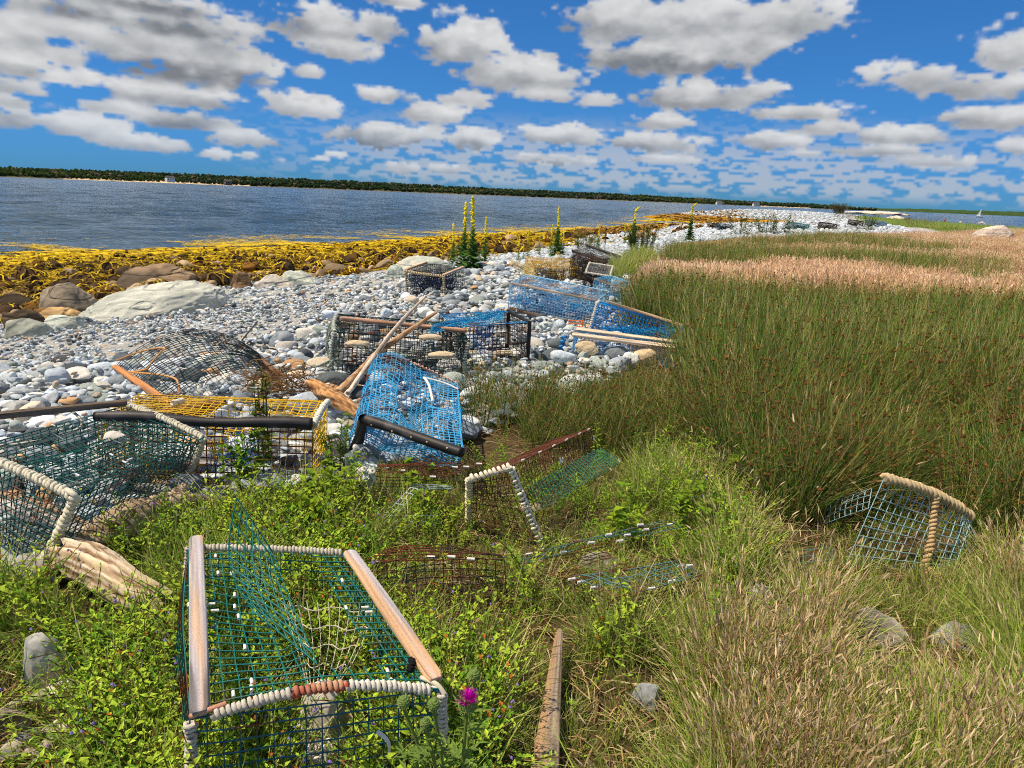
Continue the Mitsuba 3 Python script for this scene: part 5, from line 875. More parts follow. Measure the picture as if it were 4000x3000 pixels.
def leaf_set(mb, base, dirn, L, W, col, droop, fold=.25, g=None):
    """n folded leaves (6 triangles each): base (n,3), direction (n,3)"""
    n = len(base); d = unit(dirn); side = unit(np.cross(d, [0, 0, 1.]) + 1e-6); up = np.cross(side, d)
    L, W = np.broadcast_to(L, n)[:, None], np.broadcast_to(W, n)[:, None]; dr_ = np.broadcast_to(droop, n)[:, None]
    m = base + d * L * .5 - [0, 0, 1.] * (L * dr_ * .25); t = base + d * L - [0, 0, 1.] * (L * dr_)
    q1 = base + d * L * .38 - [0, 0, 1.] * (L * dr_ * .15)
    l1, r1 = q1 + side * W / 2 + up * W * fold, q1 - side * W / 2 + up * W * fold
    v = np.stack([base, l1, m, r1, t], 1); f = np.array([[0, 1, 2], [0, 2, 3], [1, 4, 2], [2, 4, 3]])
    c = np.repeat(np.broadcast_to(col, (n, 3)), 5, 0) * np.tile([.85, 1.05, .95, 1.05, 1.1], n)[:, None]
    mb.add(v.reshape(-1, 3), (f[None] + (np.arange(n) * 5)[:, None, None]).reshape(-1, 3), c)
GROUPS = {}
def variants(name, bsdf, meshes):
    for i, m in enumerate(meshes):
        v, f, c = m.mesh() if isinstance(m, MB) else m
        scene[f'{name}_kind_{chr(97 + i)}'] = {'type': 'shapegroup', 'clump': mikit.ply((v, f), bsdf, smooth=False, color=c)}
    GROUPS[name] = len(meshes)
def sow(stuff, src, xy, scale, label, cat, tilt=.08, dz=0., start=[0], pick=None):
    z = G(xy[:, 0], xy[:, 1]) + dz; n = len(xy); yaw = rng.uniform(0, 360, n); tx, ty = rng.normal(0, math.degrees(tilt), (2, n)); k0 = sum(k.startswith(stuff + '__') for k in scene)
    scale = np.broadcast_to(scale, n); pk = rng.integers(0, GROUPS[src], n) if pick is None else pick
    for i in range(n):
        m = T().translate([float(xy[i, 0]), float(xy[i, 1]), float(z[i])]).rotate([1, 0, 0], float(tx[i])).rotate([0, 1, 0], float(ty[i])).rotate([0, 0, 1], float(yaw[i])).scale(float(scale[i]))
        scene[f'{stuff}__{k0 + i + 1:05d}'] = {'type': 'instance', 'group': {'type': 'ref', 'id': f'{src}_kind_{chr(97 + pk[i])}'}, 'to_world': m}
    labels[stuff] = {'label': label, 'category': cat, 'kind': 'stuff'}
def scatter(poly, n, dens=None, near=1., y0=.8):
    """n points in a polygon, thinning with distance (near: how strongly), weighted by dens(x, y)"""
    x0, _, x1, y1 = poly.bounds; y_lo = max(poly.bounds[1], y0); out = []; cnt = 0
    while cnt < n:
        u = rng.random(60000)
        y = y_lo * (y1 / y_lo) ** u if near == 1 else (y_lo + (y1 - y_lo) * u); x = rng.uniform(-1, 1, 60000) * (y * .85 + .6) if near == 1 else rng.uniform(x0, x1, 60000)
        ok = inside(poly, x, y)
        if dens is not None: ok &= rng.random(60000) < dens(x, y)
        out.append(np.stack([x[ok], y[ok]], 1)); cnt += ok.sum()
    return np.vstack(out)[:n]
def pn(x, y, f, s): return nfbm(np.stack([x * f, y * f, 0 * x + s], -1), 3, s)
HERB = region([(-80,1215),(160,1190),(260,1130),(450,1085),(690,1050),(760,1000),(960,975),(1150,985),(1330,950),(1480,985),(1580,1080),(1660,1190),(1540,1290),(1380,1350),(1280,1480),(1260,1720),(-300,1900)], .13)
HERBR = region([(1000,1020),(1330,950),(1460,985),(1560,1060),(1640,1180),(1500,1250),(1300,1200),(1130,1190),(1000,1100)])
DRY = region([(1150,1500),(1330,1400),(1500,1300),(1620,1235),(1800,1200),(2300,1130),(2600,1300),(2600,1720),(1150,1720)], .22)
RUSH = shapely.Polygon([X(x, y, .62)[:2] for x, y in [(1010,905),(1100,812)]] + [X(x, y, .86)[:2] for x, y in [(1190,794),(1300,810),(1462,818),(1496,700),(1503,640),(1515,602),(2212,600),(2700,640)]] + [X(x, y, .15)[:2] for x, y in [(2700,1150),(2150,1110),(1900,1060),(1720,1080),(1560,1010),(1400,940),(1250,940),(1090,955)]])
RUSH = RUSH.buffer(0).union(shapely.Polygon([(1.4, 8.8), (1.7, 10.2), (2.4, 10.8), (3.2, 9.8), (9.5, 9.4), (9.5, 4.6), (2.9, 4.6), (2.45, 6.5), (2.3, 8.1)])).buffer(.01)
TRAPA = shapely.Polygon([X(*Z2(*q), .0)[:2] for q in [(150, 700), (1150, 560), (1700, 1250), (1650, 1660), (150, 1660)]])
g = np.random.default_rng(99)
GREEN = [S(108, 148, 58), S(80, 122, 48), S(134, 158, 72), S(60, 96, 38)]; TAN = [S(208, 186, 146), S(180, 158, 120), S(222, 204, 170)]
# rushes: thin dark stems, brown seed heads
ms = []
for k in range(7):
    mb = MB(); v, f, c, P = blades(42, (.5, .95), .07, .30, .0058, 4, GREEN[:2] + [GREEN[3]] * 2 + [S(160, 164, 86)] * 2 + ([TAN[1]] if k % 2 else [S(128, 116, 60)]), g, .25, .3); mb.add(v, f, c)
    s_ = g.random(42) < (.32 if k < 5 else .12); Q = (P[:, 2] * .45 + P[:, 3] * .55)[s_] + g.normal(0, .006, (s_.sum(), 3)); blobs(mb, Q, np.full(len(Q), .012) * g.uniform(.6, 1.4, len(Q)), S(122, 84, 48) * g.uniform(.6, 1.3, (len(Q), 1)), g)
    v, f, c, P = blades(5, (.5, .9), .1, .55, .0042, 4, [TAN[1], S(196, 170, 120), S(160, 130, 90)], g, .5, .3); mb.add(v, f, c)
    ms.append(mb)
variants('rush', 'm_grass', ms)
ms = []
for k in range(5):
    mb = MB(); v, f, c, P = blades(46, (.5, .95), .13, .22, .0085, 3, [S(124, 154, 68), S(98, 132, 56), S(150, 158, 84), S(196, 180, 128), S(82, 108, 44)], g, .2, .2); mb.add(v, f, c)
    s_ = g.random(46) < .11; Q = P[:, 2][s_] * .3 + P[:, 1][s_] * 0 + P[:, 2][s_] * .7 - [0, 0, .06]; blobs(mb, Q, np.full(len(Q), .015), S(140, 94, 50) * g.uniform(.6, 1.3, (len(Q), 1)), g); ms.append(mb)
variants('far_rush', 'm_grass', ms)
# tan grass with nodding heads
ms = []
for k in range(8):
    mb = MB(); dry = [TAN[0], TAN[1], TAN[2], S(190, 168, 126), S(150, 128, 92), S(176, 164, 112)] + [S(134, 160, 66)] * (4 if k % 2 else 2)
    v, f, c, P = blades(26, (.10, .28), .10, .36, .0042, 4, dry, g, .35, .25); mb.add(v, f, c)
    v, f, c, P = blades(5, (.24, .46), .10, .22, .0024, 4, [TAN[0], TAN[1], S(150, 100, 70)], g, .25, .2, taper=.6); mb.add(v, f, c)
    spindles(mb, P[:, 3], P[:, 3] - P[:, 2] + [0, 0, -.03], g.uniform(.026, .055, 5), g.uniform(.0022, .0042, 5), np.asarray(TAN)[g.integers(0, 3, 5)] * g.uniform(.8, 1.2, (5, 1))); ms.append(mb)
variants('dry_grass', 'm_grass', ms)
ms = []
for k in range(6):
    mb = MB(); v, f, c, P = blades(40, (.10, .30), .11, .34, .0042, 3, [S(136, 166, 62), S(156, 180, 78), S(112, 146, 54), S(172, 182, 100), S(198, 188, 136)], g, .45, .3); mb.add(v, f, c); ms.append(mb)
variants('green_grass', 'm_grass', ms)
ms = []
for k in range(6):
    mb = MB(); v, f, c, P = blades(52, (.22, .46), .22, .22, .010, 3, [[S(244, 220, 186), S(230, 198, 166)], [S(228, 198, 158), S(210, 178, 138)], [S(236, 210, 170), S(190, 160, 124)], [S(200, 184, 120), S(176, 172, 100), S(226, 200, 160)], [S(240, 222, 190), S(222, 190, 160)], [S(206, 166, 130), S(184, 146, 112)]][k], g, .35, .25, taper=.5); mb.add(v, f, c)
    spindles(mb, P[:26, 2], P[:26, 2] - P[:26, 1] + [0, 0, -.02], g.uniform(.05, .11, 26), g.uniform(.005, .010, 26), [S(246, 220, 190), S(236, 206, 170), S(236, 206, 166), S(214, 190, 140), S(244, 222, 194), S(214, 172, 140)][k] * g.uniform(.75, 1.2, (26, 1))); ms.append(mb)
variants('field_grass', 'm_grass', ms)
# leafy herb: opposite leaves up a stem
def herb(g, h=.28, L=.03, W=.42, tone=S(112, 142, 38), purple=0, step=.022, orange=.02):
    mb = MB(); n = int(h / step); bend = g.normal(0, .10, 2); z = np.linspace(.0, h, n + 1)[1:]; u = z / h
    st = np.stack([bend[0] * u ** 2, bend[1] * u ** 2, z], 1); path = np.vstack([[0, 0, -.02], st]); v, f = tubes(path, .0016, 3); mb.add(v, f, S(110, 100, 52))
    a0_ = g.uniform(0, 6.28); th = a0_ + np.arange(n) * 1.57 + g.normal(0, .25, n); sz = L * np.interp(u, [0, .25, .7, 1], [.75, 1.05, 1., .45])
    for s_ in (0, math.pi):
        d = np.stack([np.cos(th + s_), np.sin(th + s_), np.interp(u, [0, 1], [.15, 1.1]) + g.normal(0, .2, n)], 1)
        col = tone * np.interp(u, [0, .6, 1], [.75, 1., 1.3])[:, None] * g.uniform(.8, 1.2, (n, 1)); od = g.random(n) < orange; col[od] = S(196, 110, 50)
        leaf_set(mb, st, d, sz * g.uniform(.8, 1.25, n), sz * W, col, g.uniform(.1, .5, n))
    if purple:
        p = st[-1:] + g.normal(0, .012, (1, 3)); blobs(mb, p, np.full(1, .006), S(150, 130, 215), g)
    return mb
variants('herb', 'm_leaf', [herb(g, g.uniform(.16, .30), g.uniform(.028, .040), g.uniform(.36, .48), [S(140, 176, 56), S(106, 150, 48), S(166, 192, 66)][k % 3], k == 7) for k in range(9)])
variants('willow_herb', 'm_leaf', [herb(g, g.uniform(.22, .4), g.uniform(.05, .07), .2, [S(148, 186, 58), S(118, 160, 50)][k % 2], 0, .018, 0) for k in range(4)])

OZONE = region([(960,1010),(1010,960),(1120,930),(1380,915),(1400,1060),(1230,1260),(1000,1220)])
CLEAR = [(region([(600,1520),(790,1520),(820,2100),(580,2100)]), .08), (region([(1300,1440),(1520,1440),(1540,1850),(1280,1850)]), .04), (region([(1800,1350),(2040,1350),(2070,1600),(1780,1600)]), .04), (region([(1590,1280),(1700,1280),(1720,1460),(1570,1460)]), .04), (region([(1990,1390),(2180,1390),(2200,1600),(1980,1600)]), .05), (OZONE, .12), (region([(-60,1140),(190,1170),(340,1270),(380,1400),(200,1420),(60,1300),(-60,1240)], .02), .06), (region([(190,1180),(260,1100),(460,1050),(470,1090),(330,1150),(230,1230)], .02), .12), (region([(-60,1390),(150,1390),(175,1500),(200,1750),(220,2400),(-400,2400)], .0), .14),
 (region([(1100,1345),(1290,1345),(1330,1700),(1350,2800),(980,2800),(1040,1700)]), .03), (region([(1330,1480),(1450,1480),(1490,1600),(1500,1850),(1300,1850),(1320,1600)]), .06), (region([(1605,1290),(1680,1290),(1700,1420),(1590,1420)]), .06), (region([(1845,1370),(1985,1370),(2010,1540),(1830,1540)]), .08), (region([(2015,1395),(2140,1395),(2170,1540),(2000,1540)]), .1),
 (region([(790,1180),(1110,1180),(1130,1370),(960,1420),(800,1400)]), .16), (region([(1080,1130),(1540,1110),(1560,1400),(1180,1400)]), .2), (region([(730,1000),(1010,1000),(1000,1170),(740,1170)]), .35), (region([(990,1030),(1350,960),(1340,1100),(1210,1240),(1010,1210)]), .18), (region([(1740,1120),(2130,1120),(2170,1330),(1780,1350)]), .28), (region([(1780,1320),(2150,1310),(2200,1420),(1800,1420)]), .5), (region([(420,960),(700,960),(700,1090),(440,1090)]), .10), (region([(900,1370),(1090,1370),(1090,1470),(930,1470)]), .25)]
def clear(x, y):
    k = np.ones(np.shape(x))
    for poly, m in CLEAR: k = np.where(inside(poly, x, y), np.minimum(k, m), k)
    return k
NEAR = lambda x, y: .25 + .75 * sst(.30, .55, pn(x, y, 1.6, 3))
RES = 1.0
xy = scatter(HERB, int(3000 * RES), lambda x, y: NEAR(x, y) * clear(x, y) * np.where(x > .35 * y, .55, 1.)); xy = xy[(xy[:, 1] > 1.15)]
sow('leafy_herbs', 'herb', xy, rng.uniform(.7, 1.15, len(xy)) * (.45 + .55 * clear(*xy.T)), 'low bright green leafy herbs covering the ground around the traps', 'herbs', .16)
xy = scatter(TRAPA, 190, lambda x, y: clear(x, y), near=0); sow('leafy_herbs', 'herb', xy, rng.uniform(.5, .85, len(xy)), labels['leafy_herbs']['label'], 'herbs', .16)
xy = scatter(HERBR, int(330 * RES), lambda x, y: clear(x, y) ** 1.2); sow('willowy_herbs', 'willow_herb', xy, rng.uniform(.45, .8, len(xy)), 'bright yellow green narrow leaved herbs under the hanging mesh flap', 'herbs', .22)
xy = scatter(HERB, int(900 * RES), lambda x, y: (.2 + .8 * sst(-.2, .7, x)) * clear(x, y)); xy2 = scatter(DRY, int(1500 * RES), lambda x, y: clear(x, y)); xy = np.vstack([xy, xy2]); xy = xy[xy[:, 1] > 1.1]
sow('green_grass', 'green_grass', xy, rng.uniform(.7, 1.2, len(xy)) * (.5 + .5 * clear(*xy.T)), 'short green grass growing among the herbs and dry grass', 'grass', .2)
xy = scatter(DRY, int(1750 * RES), lambda x, y: clear(x, y) * (.25 + .75 * sst(.35, .6, pn(x, y, 1.3, 8)))); xy = xy[xy[:, 1] > 1.15]; xy2 = scatter(HERB, 90, lambda x, y: sst(.0, .8, x) * clear(x, y)); xy = np.vstack([xy, xy2])
sow('dry_grass', 'dry_grass', xy, rng.uniform(.5, .95, len(xy)) * (.5 + .5 * clear(*xy.T)), 'dry tan grass with nodding seed heads in the right foreground', 'grass', .16)
xy = scatter(RUSH, int(1900 * RES), lambda x, y: (.25 + .75 * clear(x, y)) * (1 - .95 * inside(OZONE, x, y)) * (.12 + .88 * sst(.38, .56, pn(x, y, 1.1, 5))), y0=2.6)
sow('rushes', 'rush', xy, rng.uniform(.62, 1.0, len(xy)) * np.interp(xy[:, 1], [3, 4, 6], [.72, .85, 1.]), 'tall dark green rushes with brown seed heads right of the traps', 'rushes', .24)
xy = scatter(RUSH, 220, lambda x, y: clear(x, y) * ~inside(OZONE, x, y), y0=2.6); sow('dry_grass', 'dry_grass', xy, rng.uniform(.9, 1.4, len(xy)), labels['dry_grass']['label'], 'grass', .16)
FIELD = VEG.intersection(shapely.Polygon([X(x, y, .3)[:2] for x, y in [(2900,700),(2212,625),(1600,625),(1420,625),(1400,600),(1412,572),(1448,534),(1600,517),(1850,508)]] + [(30, 52), (70, 90), (300, 100), (300, 5)])).difference(RUSH.buffer(-.3)).difference(HERB).difference(DRY)
isr = lambda x, y: sst(.58, .66, pn(x, y * 1.4, .22, 31)) * (y > 9) * (y < 32)
xy = scatter(FIELD, int(8500 * RES), lambda x, y: (1 - .8 * isr(x, y)) * (y > 6.6), y0=6.6)
pk = np.clip((pn(*xy.T, .35, 41) - .25) * 11 + rng.normal(0, .9, len(xy)), 0, 5.9).astype(int); sow('tan_field_grass', 'field_grass', xy, np.interp(xy[:, 1], [7, 20, 60], [.9, .9, .85]) * rng.uniform(.8, 1.2, len(xy)), 'pinkish tan ripe grass filling the field behind the rushes', 'grass', .1, pick=pk)
xy = scatter(FIELD, int(900 * RES), lambda x, y: isr(x, y), y0=8.); sow('rushes', 'far_rush', xy, rng.uniform(.7, .95, len(xy)), labels['rushes']['label'], 'rushes', .12)
xy = scatter(RUSH, int(900 * RES), lambda x, y: (y > 5) * 1., y0=5.); sow('rushes', 'far_rush', xy, rng.uniform(.75, 1., len(xy)), labels['rushes']['label'], 'rushes', .14)
FRINGE = region([(1325,610),(1385,575),(1410,548),(1372,560),(1330,590)]); xy = scatter(FRINGE, 130, None, near=0); sow('green_grass', 'green_grass', xy, rng.uniform(1.5, 2.4, len(xy)), labels['green_grass']['label'], 'grass')
xy = scatter(MARSH, 700, lambda x, y: (y > 60) * 1., y0=50.); sow('marsh_grass', 'green_grass', xy, rng.uniform(1.6, 3.2, len(xy)), 'bright green marsh grass beyond the tan field', 'grass')

UNDER = shapely.union_all([q for q, m in CLEAR if m not in (.06, .12)]).intersection(shapely.box(-1.2, 1.2, 4, 6)).difference(TRAPA)
xy = scatter(UNDER, 520, None, near=0); sow('green_grass', 'green_grass', xy, rng.uniform(.28, .5, len(xy)), labels['green_grass']['label'], 'grass', .2)
xy = scatter(UNDER, 260, None, near=0); sow('leafy_herbs', 'herb', xy, rng.uniform(.22, .42, len(xy)), labels['leafy_herbs']['label'], 'herbs', .2)
STRIP = shapely.Polygon([(-.28, 4.75), (.25, 4.35), (1.0, 4.2), (1.9, 4.2), (1.9, 5.3), (1.1, 5.5), (.2, 5.4), (-.22, 5.15)])
xy = scatter(STRIP, 230, None, near=0); sow('rushes', 'rush', xy, rng.uniform(.42, .62, len(xy)), labels['rushes']['label'], 'rushes', .3)
xy = scatter(STRIP, 60, None, near=0); sow('dry_grass', 'dry_grass', xy, rng.uniform(.6, 1., len(xy)), labels['dry_grass']['label'], 'grass', .2)
# dead straw lying on the ground between the plants
xy = scatter(VEG.intersection(shapely.box(-5, .8, 8, 8)), 15000); n = len(xy); th = rng.uniform(0, 6.28, n); L = rng.uniform(.03, .16, n); d = np.stack([np.cos(th), np.sin(th), rng.normal(0, .12, n)], 1); o = np.column_stack([xy, G(xy[:, 0], xy[:, 1]) + rng.uniform(.004, .035, n)])
v, f, m = ribbons(np.stack([o - d * L[:, None] / 2, o + np.stack([0 * L, 0 * L, .008 + 0 * L], 1), o + d * L[:, None] / 2], 1), np.full((n, 3), .0016) * rng.uniform(.6, 1.6, (n, 1)), np.stack([-np.sin(th), np.cos(th), 0 * th], 1))
put('straw_litter', MB().add(v, f, np.repeat(np.array([S(190, 162, 118), S(150, 120, 84), S(112, 84, 58), S(206, 186, 150)])[rng.integers(0, 4, n)] * rng.uniform(.6, 1.2, (n, 1)), m, 0)), 'm_grass', label='dead straw lying on the soil between the plants', cat='straw', kind='stuff', smooth=False)
# ------------------------------------------------------------------ single plants
def mullein(p, h, seed, dead=False, bent=0., leafy=1., lab='', grp=None):
    g = np.random.default_rng(seed); t = thing('mullein', lab, 'plant', grp)
    u = np.linspace(0, 1, 16); ln = g.normal(0, .03, 2); st = p + np.stack([ln[0] * u * h + bent * h * np.clip(u - .86, 0, 1) ** 1.2 * 2.2, ln[1] * u * h, h * (u - np.clip(u - .9, 0, 1) * (.5 if bent else 0))], 1)
    v, f = tubes(st, np.linspace(.016, .006, 16)[None] * (h / 1.5), 6); put('stem', MB().add(v, f, S(92, 70, 48) if dead else S(104, 124, 66)), 'm_weed', t)
    sp = lambda x: np.stack([np.interp(x, u, st[:, k]) for k in range(3)], 1)
    if not dead:
        mb = MB(); n = int(70 * leafy); x = .01 + .6 * np.linspace(0, 1, n) ** 1.5; th = np.arange(n) * 2.4 + g.uniform(0, 6); L = h * np.interp(x, [0, .1, .35, .62], [.27, .27, .19, .07]) * g.uniform(.8, 1.15, n)
        leaf_set(mb, sp(x), np.stack([np.cos(th), np.sin(th), np.interp(x, [0, .6], [.35, 1.3])], 1), L, L * .42, S(84, 122, 60) * g.uniform(.75, 1.2, (n, 1)), g.uniform(.15, .5, n), .12); put('leaves', mb, 'm_leaf', t, smooth=False, kind='stuff')
    mb = MB(); n = int(60 + 60 * leafy); x = g.uniform(.55 if not dead else .4, 1., n); P = sp(x) + g.normal(0, 1, (n, 3)) * (h / 1.5) * np.interp(x, [.55, .8, 1], [.012, .020, .007])[:, None]
    blobs(mb, P, np.full(n, .024 * h / 1.5) , S(66, 48, 34) if dead else np.where(g.random((n, 1)) < .74, S(250, 226, 30), S(170, 180, 60)) * g.uniform(.75, 1.1, (n, 1)), g); put('flower_spike', mb, 'm_weed', t, smooth=False, kind='stuff')
for k, (x, yb, yt, lab) in enumerate([(497,480,170,'smallest mullein at the left of the clump behind the black trap'),(572,500,42,'second tallest mullein with a long yellow spike in the clump'),(642,508,4,'tallest mullein with a bright yellow spike in the clump'),(722,480,137,'mullein at the right of the clump behind the black trap'),
        (1243,405,68,'dark leaved mullein standing alone above the yellow heap'),(965,440,265,'small mullein at the left above the yellow heap'),(1032,415,230,'slender mullein second from left above the yellow heap'),(1117,395,245,'mullein third from left above the yellow heap'),(1197,400,190,'thin mullein just left of the dark leaved mullein'),(1270,405,205,'thin mullein just right of the dark leaved mullein'),(1288,405,225,'short mullein right of the dark leaved pair'),(1540,365,186,'slim mullein left of the dead brown stalk'),(1733,320,163,'slim mullein left of the bent tipped mullein'),(1768,315,153,'pale slim mullein next to the bent tipped mullein'),(1790,330,55,'mullein with a bent yellow tip by the green bush'),
        (1002,430,322,'tiny mullein low among the stones above the yellow heap'),(1145,400,350,'tiny mullein between the thin mulleins')]):
    p = on(*Z9(x, yb)); p[2] = G(p[0], p[1]); h = (yb - yt) * .3 * .463 / FPX * np.linalg.norm(p - EYE)
    mullein(p, h, 700 + k, bent=.5 if 'bent' in lab else 0, leafy=1.2 if k in (1, 2, 4, 14) else (.8 if k in (0, 3) else .45), lab=lab)
p = on(1489, 521); p[2] = G(p[0], p[1]); mullein(p, (521 - 441) * .463 / FPX * np.linalg.norm(p - EYE), 731, bent=.6, leafy=1.3, lab='tall mullein with a crooked yellow tip at the edge of the tan field')
p = on(*Z9(1588, 385)); p[2] = G(p[0], p[1]); mullein(p, 175 * .3 * .463 / FPX * np.linalg.norm(p - EYE), 732, dead=True, lab='dead brown mullein stalk left of the green bush')
def bushy(name, lab, cat, p, R_, H_, n, L, tones, seed, W=.35, flower=None, lean=.45):
    g = np.random.default_rng(seed); t = thing(name, lab, cat); st, lv, fl = MB(), MB(), MB()
    for k in range(n):
        a_ = g.uniform(0, 6.28); r = R_ * math.sqrt(g.random()) * .5; h = H_ * g.uniform(.6, 1.05); b = p + [r * math.cos(a_), r * math.sin(a_), 0]; o = R_ * lean * g.random(); u = np.linspace(0, 1, 7)[:, None]
        path = b + u * [0, 0, h] + u ** 1.8 * [o * math.cos(a_), o * math.sin(a_), 0]; st.add(*tubes(path, .0028 * (H_ / .6), 3), S(96, 92, 50)); m = int(h / (L * .62)) * 2; x = g.uniform(.08, 1., m)
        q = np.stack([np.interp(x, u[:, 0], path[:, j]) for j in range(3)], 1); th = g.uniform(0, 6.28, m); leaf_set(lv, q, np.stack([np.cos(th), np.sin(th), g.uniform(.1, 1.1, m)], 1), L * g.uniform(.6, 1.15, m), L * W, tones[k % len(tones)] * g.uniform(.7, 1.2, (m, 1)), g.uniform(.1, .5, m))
        if flower is not None and g.random() < .6: blobs(fl, path[-1:] + [0, 0, .01], np.full(1, .014 * H_ / .6), flower, g)
    put('stem', st, 'm_weed', t, kind='stuff'); put('leaf', lv, 'm_leaf', t, smooth=False, kind='stuff')
    if flower is not None and fl.n: put('flower', fl, 'm_weed', t, smooth=False, kind='stuff')
def gr(px, py): p = on(px, py); p[2] = G(p[0], p[1]); return p
bushy('green_bush', 'dense green bush where the tan field meets the stones', 'bush', gr(*Z9(1850, 430)), .75, 1.0, 60, .11, [S(88, 112, 48), S(72, 98, 42)], 81)
bushy('weed_clump', 'leafy weed clump behind the dark bumper trap with faint purple tops', 'plant', gr(*Z9(1420, 350)), .8, .9, 34, .11, [S(84, 108, 54)], 82, flower=S(150, 100, 150))
bushy('weed_clump', 'second weed clump just left of the dead stalk', 'plant', gr(*Z9(1500, 360)), .6, .75, 24, .11, [S(92, 116, 56)], 83)
for k, (x, y, lab) in enumerate([(1600,508,'green weeds at the far left edge of the tan field'),(1680,505,'green weeds in the pale stones before the far cobble bar'),(1655,505,'green weeds right of the dark far trap'),(1865,498,'green weeds by the pale blue far trap')]): bushy('weed_clump', lab, 'plant', gr(x, y), 1.3, 1.25, 26, .2, [S(84, 106, 46)], 84 + k)
bushy('nettle', 'tall dark nettle growing through the yellow trap', 'plant', on(*Z3(1640, 640), .0), .10, .62, 7, .06, [S(76, 96, 40), S(96, 106, 50)], 91, .4, S(120, 100, 50), .3)
bushy('leafy_weed', 'broad leaved weed inside the front of the yellow trap', 'plant', on(*Z3(1520, 740), .0), .22, .34, 14, .06, [S(110, 150, 44), S(90, 130, 38)], 92, .5)
bushy('leafy_weed', 'leafy weed at the right end of the yellow trap', 'plant', on(*Z3(2080, 620), .0), .12, .34, 9, .05, [S(104, 140, 44)], 93, .4)
for k, (x, y, lab) in enumerate([(655,1170,'bramble with crinkled bright leaves behind the open trap'),(700,1130,'bramble right of the twisted log'),(745,1090,'bramble beneath the plastic bottle'),(690,1180,'low bramble behind the torn green lid'),(905,1120,'bramble under the pale wire strips'),(1550,1060,'broad leaved plant in front of the rushes'),(1340,1180,'bramble by the flattened rusty trap'),(1480,1160,'yellowish bramble at the end of the flattened trap')]):
    bushy('bramble', lab, 'plant', on(x, y), .14, .26, 9, .065, [S(138, 164, 48), S(116, 150, 46)], 100 + k, .62, None, .6)
bushy('sapling', 'upright bright green weed in the grass at the middle right', 'plant', on(1530, 1420), .05, .36, 4, .04, [S(120, 158, 52)], 115, .35)
bushy('bush', 'round grey green bush on the crest of the cobble bar', 'bush', at(1812, 462, 175.), 2.3, 2.5, 150, .34, [S(90, 90, 62), S(112, 104, 80)], 116, .3, None, .8)
bushy('bush', 'pale dry bush on the marsh edge left of the walkers', 'bush', gr(1985, 492), 3.2, 2.2, 60, .35, [S(176, 164, 140)], 117, .12, None, .8)
bushy('bush', 'grey bare shrub below the round bush on the bar', 'bush', gr(1822, 470), 3., 1.5, 50, .35, [S(176, 168, 150)], 118, .12, None, .9)

# the thistle close by: spiny stems, round heads, one magenta flower
t = thing('thistle', 'spiny thistle with one magenta flower beside the open trap', 'plant'); g = np.random.default_rng(41)
root = np.array([at(1010, 1522, 1.30)[0] - .02, 1.33, 0.]); hd = [(at(*Z2(1847, 1290), 1.30), .019, 1), (at(*Z2(1472, 1272), 1.32), .014, 0), (at(*Z2(1650, 1285), 1.30), .013, 0), (at(*Z2(1890, 1112), 1.42), .014, 0), (at(*Z2(1600, 1395), 1.28), .011, 0)]
for q, r, fl in hd:
    path = spline([root, lerp(root, q, .55) + [.02 * (q[0] - root[0]), 0, .05], q - [0, 0, r]], 12); put('stem', MB().add(*tubes(path, .004, 5), S(110, 132, 62)), 'm_weed', t)
    mb = MB(); v, f = ICO[3]; mb.add(v * [r, r, r * .95] * (1 + .08 * np.sin(v[:, 2:] * 22)) + q, f, vcol(v, S(104, 128, 66), .3, 6, 3)); n = 90; d = unit(g.normal(0, 1, (n, 3))); P = q + d * r; sd = unit(np.cross(d, REF)); pp = np.stack([P, P + d * r * .35 + [0, 0, r * .12]], 1); v, f, m = ribbons(pp, np.array([[.0011, .0003]]) * np.ones((n, 1)), sd); mb.add(v, f, S(150, 166, 96)); put('flower_head', mb, 'm_weed', t, smooth=False)
    if fl:
        n = 240; a_, k_ = g.uniform(0, 6.28, n), np.sqrt(g.random(n)); d = np.stack([np.cos(a_) * k_, np.sin(a_) * k_, 1.05 - .6 * k_ ** 2], 1); b = q + [0, 0, r * .5] + d * [r * .45, r * .45, r * .2]; e = b + unit(d) * (.022 * g.uniform(.8, 1.15, n))[:, None]
        v, f, m = ribbons(np.stack([b, lerp(b, e, .6), e], 1), np.array([[.0010, .0010, .0005]]) * np.ones((n, 1)), unit(np.cross(d, REF))); put('flower', MB().add(v, f, np.repeat(S(214, 30, 190) * g.uniform(.7, 1.3, (n, 1)), m, 0)), 'm_grass', t, label='magenta thistle flower', smooth=False, kind='stuff')
    mb = MB(); n = 15; x = g.uniform(.12, .93, n); P = np.stack([np.interp(x, np.linspace(0, 1, 12), path[:, j]) for j in range(3)], 1); th = g.uniform(0, 6.28, n); L = .085 * np.interp(x, [0, .5, 1], [1.4, 1, .45])
    for s_ in range(5): leaf_set(mb, P + np.stack([np.cos(th), np.sin(th), .35 + 0 * th], 1) * (L * s_ * .17)[:, None], np.stack([np.cos(th + (s_ % 2 - .5) * 1.9), np.sin(th + (s_ % 2 - .5) * 1.9), .4 + 0 * th], 1), L * .5, L * .12, S(112, 140, 66) * g.uniform(.8, 1.2, (n, 1)), .1)
    leaf_set(mb, P, np.stack([np.cos(th), np.sin(th), .35 + 0 * th], 1), L * 1.1, L * .2, S(120, 146, 74), .1); put('leaf', mb, 'm_leaf', t, smooth=False, kind='stuff')

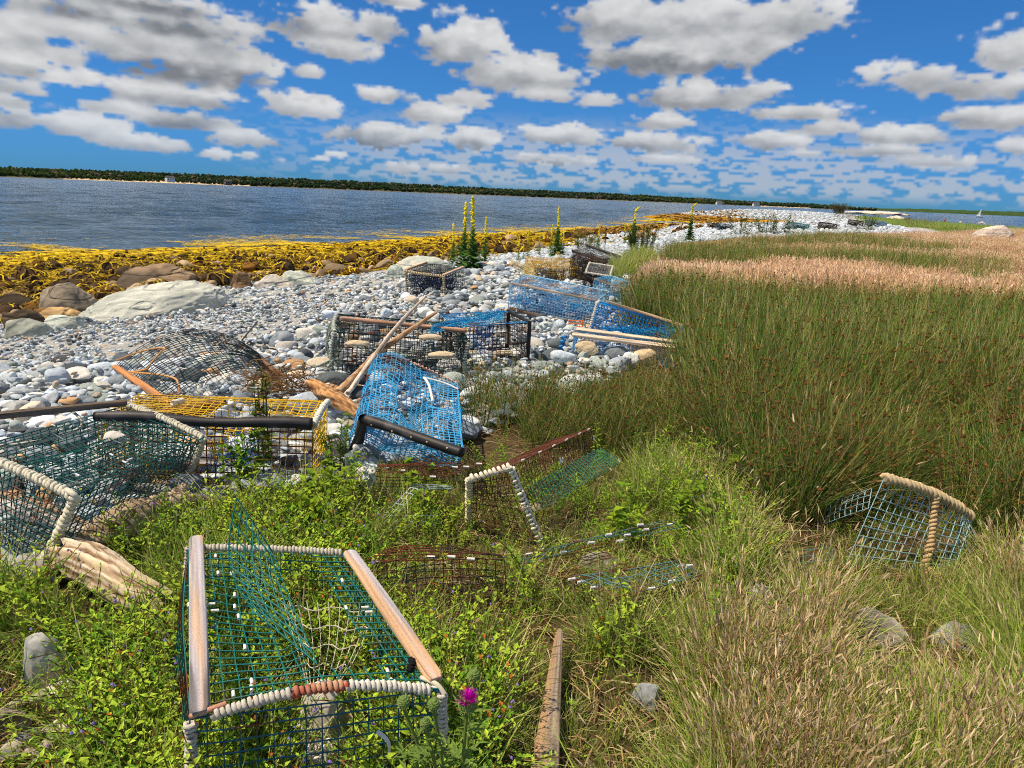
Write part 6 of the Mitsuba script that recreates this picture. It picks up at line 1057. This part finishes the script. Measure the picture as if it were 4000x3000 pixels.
# ------------------------------------------------------------------ two walkers far off on the marsh
def person(p, coat, legs, lab, yaw, hgt=1.72):
    t = thing('person', lab, 'person'); M = euler(yaw); sp = lambda q, r: manifold3d.Manifold.sphere(r, 16).translate(list(q))
    def chain(*js):
        return [manifold3d.Manifold.batch_hull([sp(*a), sp(*b)]) for a, b in zip(js[:-1], js[1:])]
    leg = [x for s in (-1, 1) for x in chain(((.09 * s, 0, .90), .085), ((.10 * s, .10 * s, .50), .06), ((.10 * s, .02 * s - .06, .09), .045), ((.10 * s, .02 * s + .08, .05), .04))]
    tor = chain(((-.07, 0, .95), .10), ((.07, 0, .95), .10)) + chain(((0, 0, .98), .13), ((0, 0, 1.22), .14), ((0, 0, 1.38), .12)) + chain(((-.15, 0, 1.38), .07), ((.15, 0, 1.38), .07)) + [x for s in (-1, 1) for x in chain(((.19 * s, 0, 1.38), .06), ((.24 * s, -.05, 1.12), .048), ((.22 * s, .10, .92), .038))]
    head = chain(((0, 0, 1.42), .055), ((0, .01, 1.55), .055)) + chain(((0, .01, 1.60), .092), ((0, .02, 1.66), .088)) + chain(((0, .10, 1.60), .015), ((0, .115, 1.585), .014)) + [x for s in (-1, 1) for x in chain(((.22 * s, .11, .90), .036), ((.215 * s, .15, .80), .03))]
    hair = [manifold3d.Manifold.batch_hull([sp((0, -.01, 1.66), .100), sp((0, -.03, 1.62), .095)]) - manifold3d.Manifold.cube([.4, .3, .3], True).translate([0, .17, 1.56])]
    for nm, parts, cl in (('body', head + [x for x in leg] + tor, S(200, 156, 128)), ('trousers', leg, legs), ('jacket', tor, coat), ('hair', hair, S(70, 50, 36))):
        m = manifold3d.Manifold.batch_boolean(parts, manifold3d.OpType.Add); a_ = m.to_mesh(); v = np.array(a_.vert_properties[:, :3]); f = np.array(a_.tri_verts)
        if nm == 'body': ctr = v - [0, 0, .0]; v = v * 1.
        else: v = v + trimesh.Trimesh(v, f, process=False).vertex_normals * (.012 if nm != 'hair' else .003)
        put(nm, MB().add(v * (hgt / 1.72) @ M.T + p, f, cl), 'm_rope', t)
for px, py, ct, lg, lab, yw in ((2039, 487, S(176, 42, 44), S(40, 40, 50), 'person in a red jacket walking on the far marsh', .6), (2073, 488, S(220, 220, 226), S(60, 70, 96), 'person in a pale top standing on the far marsh', -1.2)):
    p = X(px, py, -2.05); p[2] = max(G(p[0], p[1]), -2.15); person(p, ct, lg, lab, yw)
print('entries', len(scene))
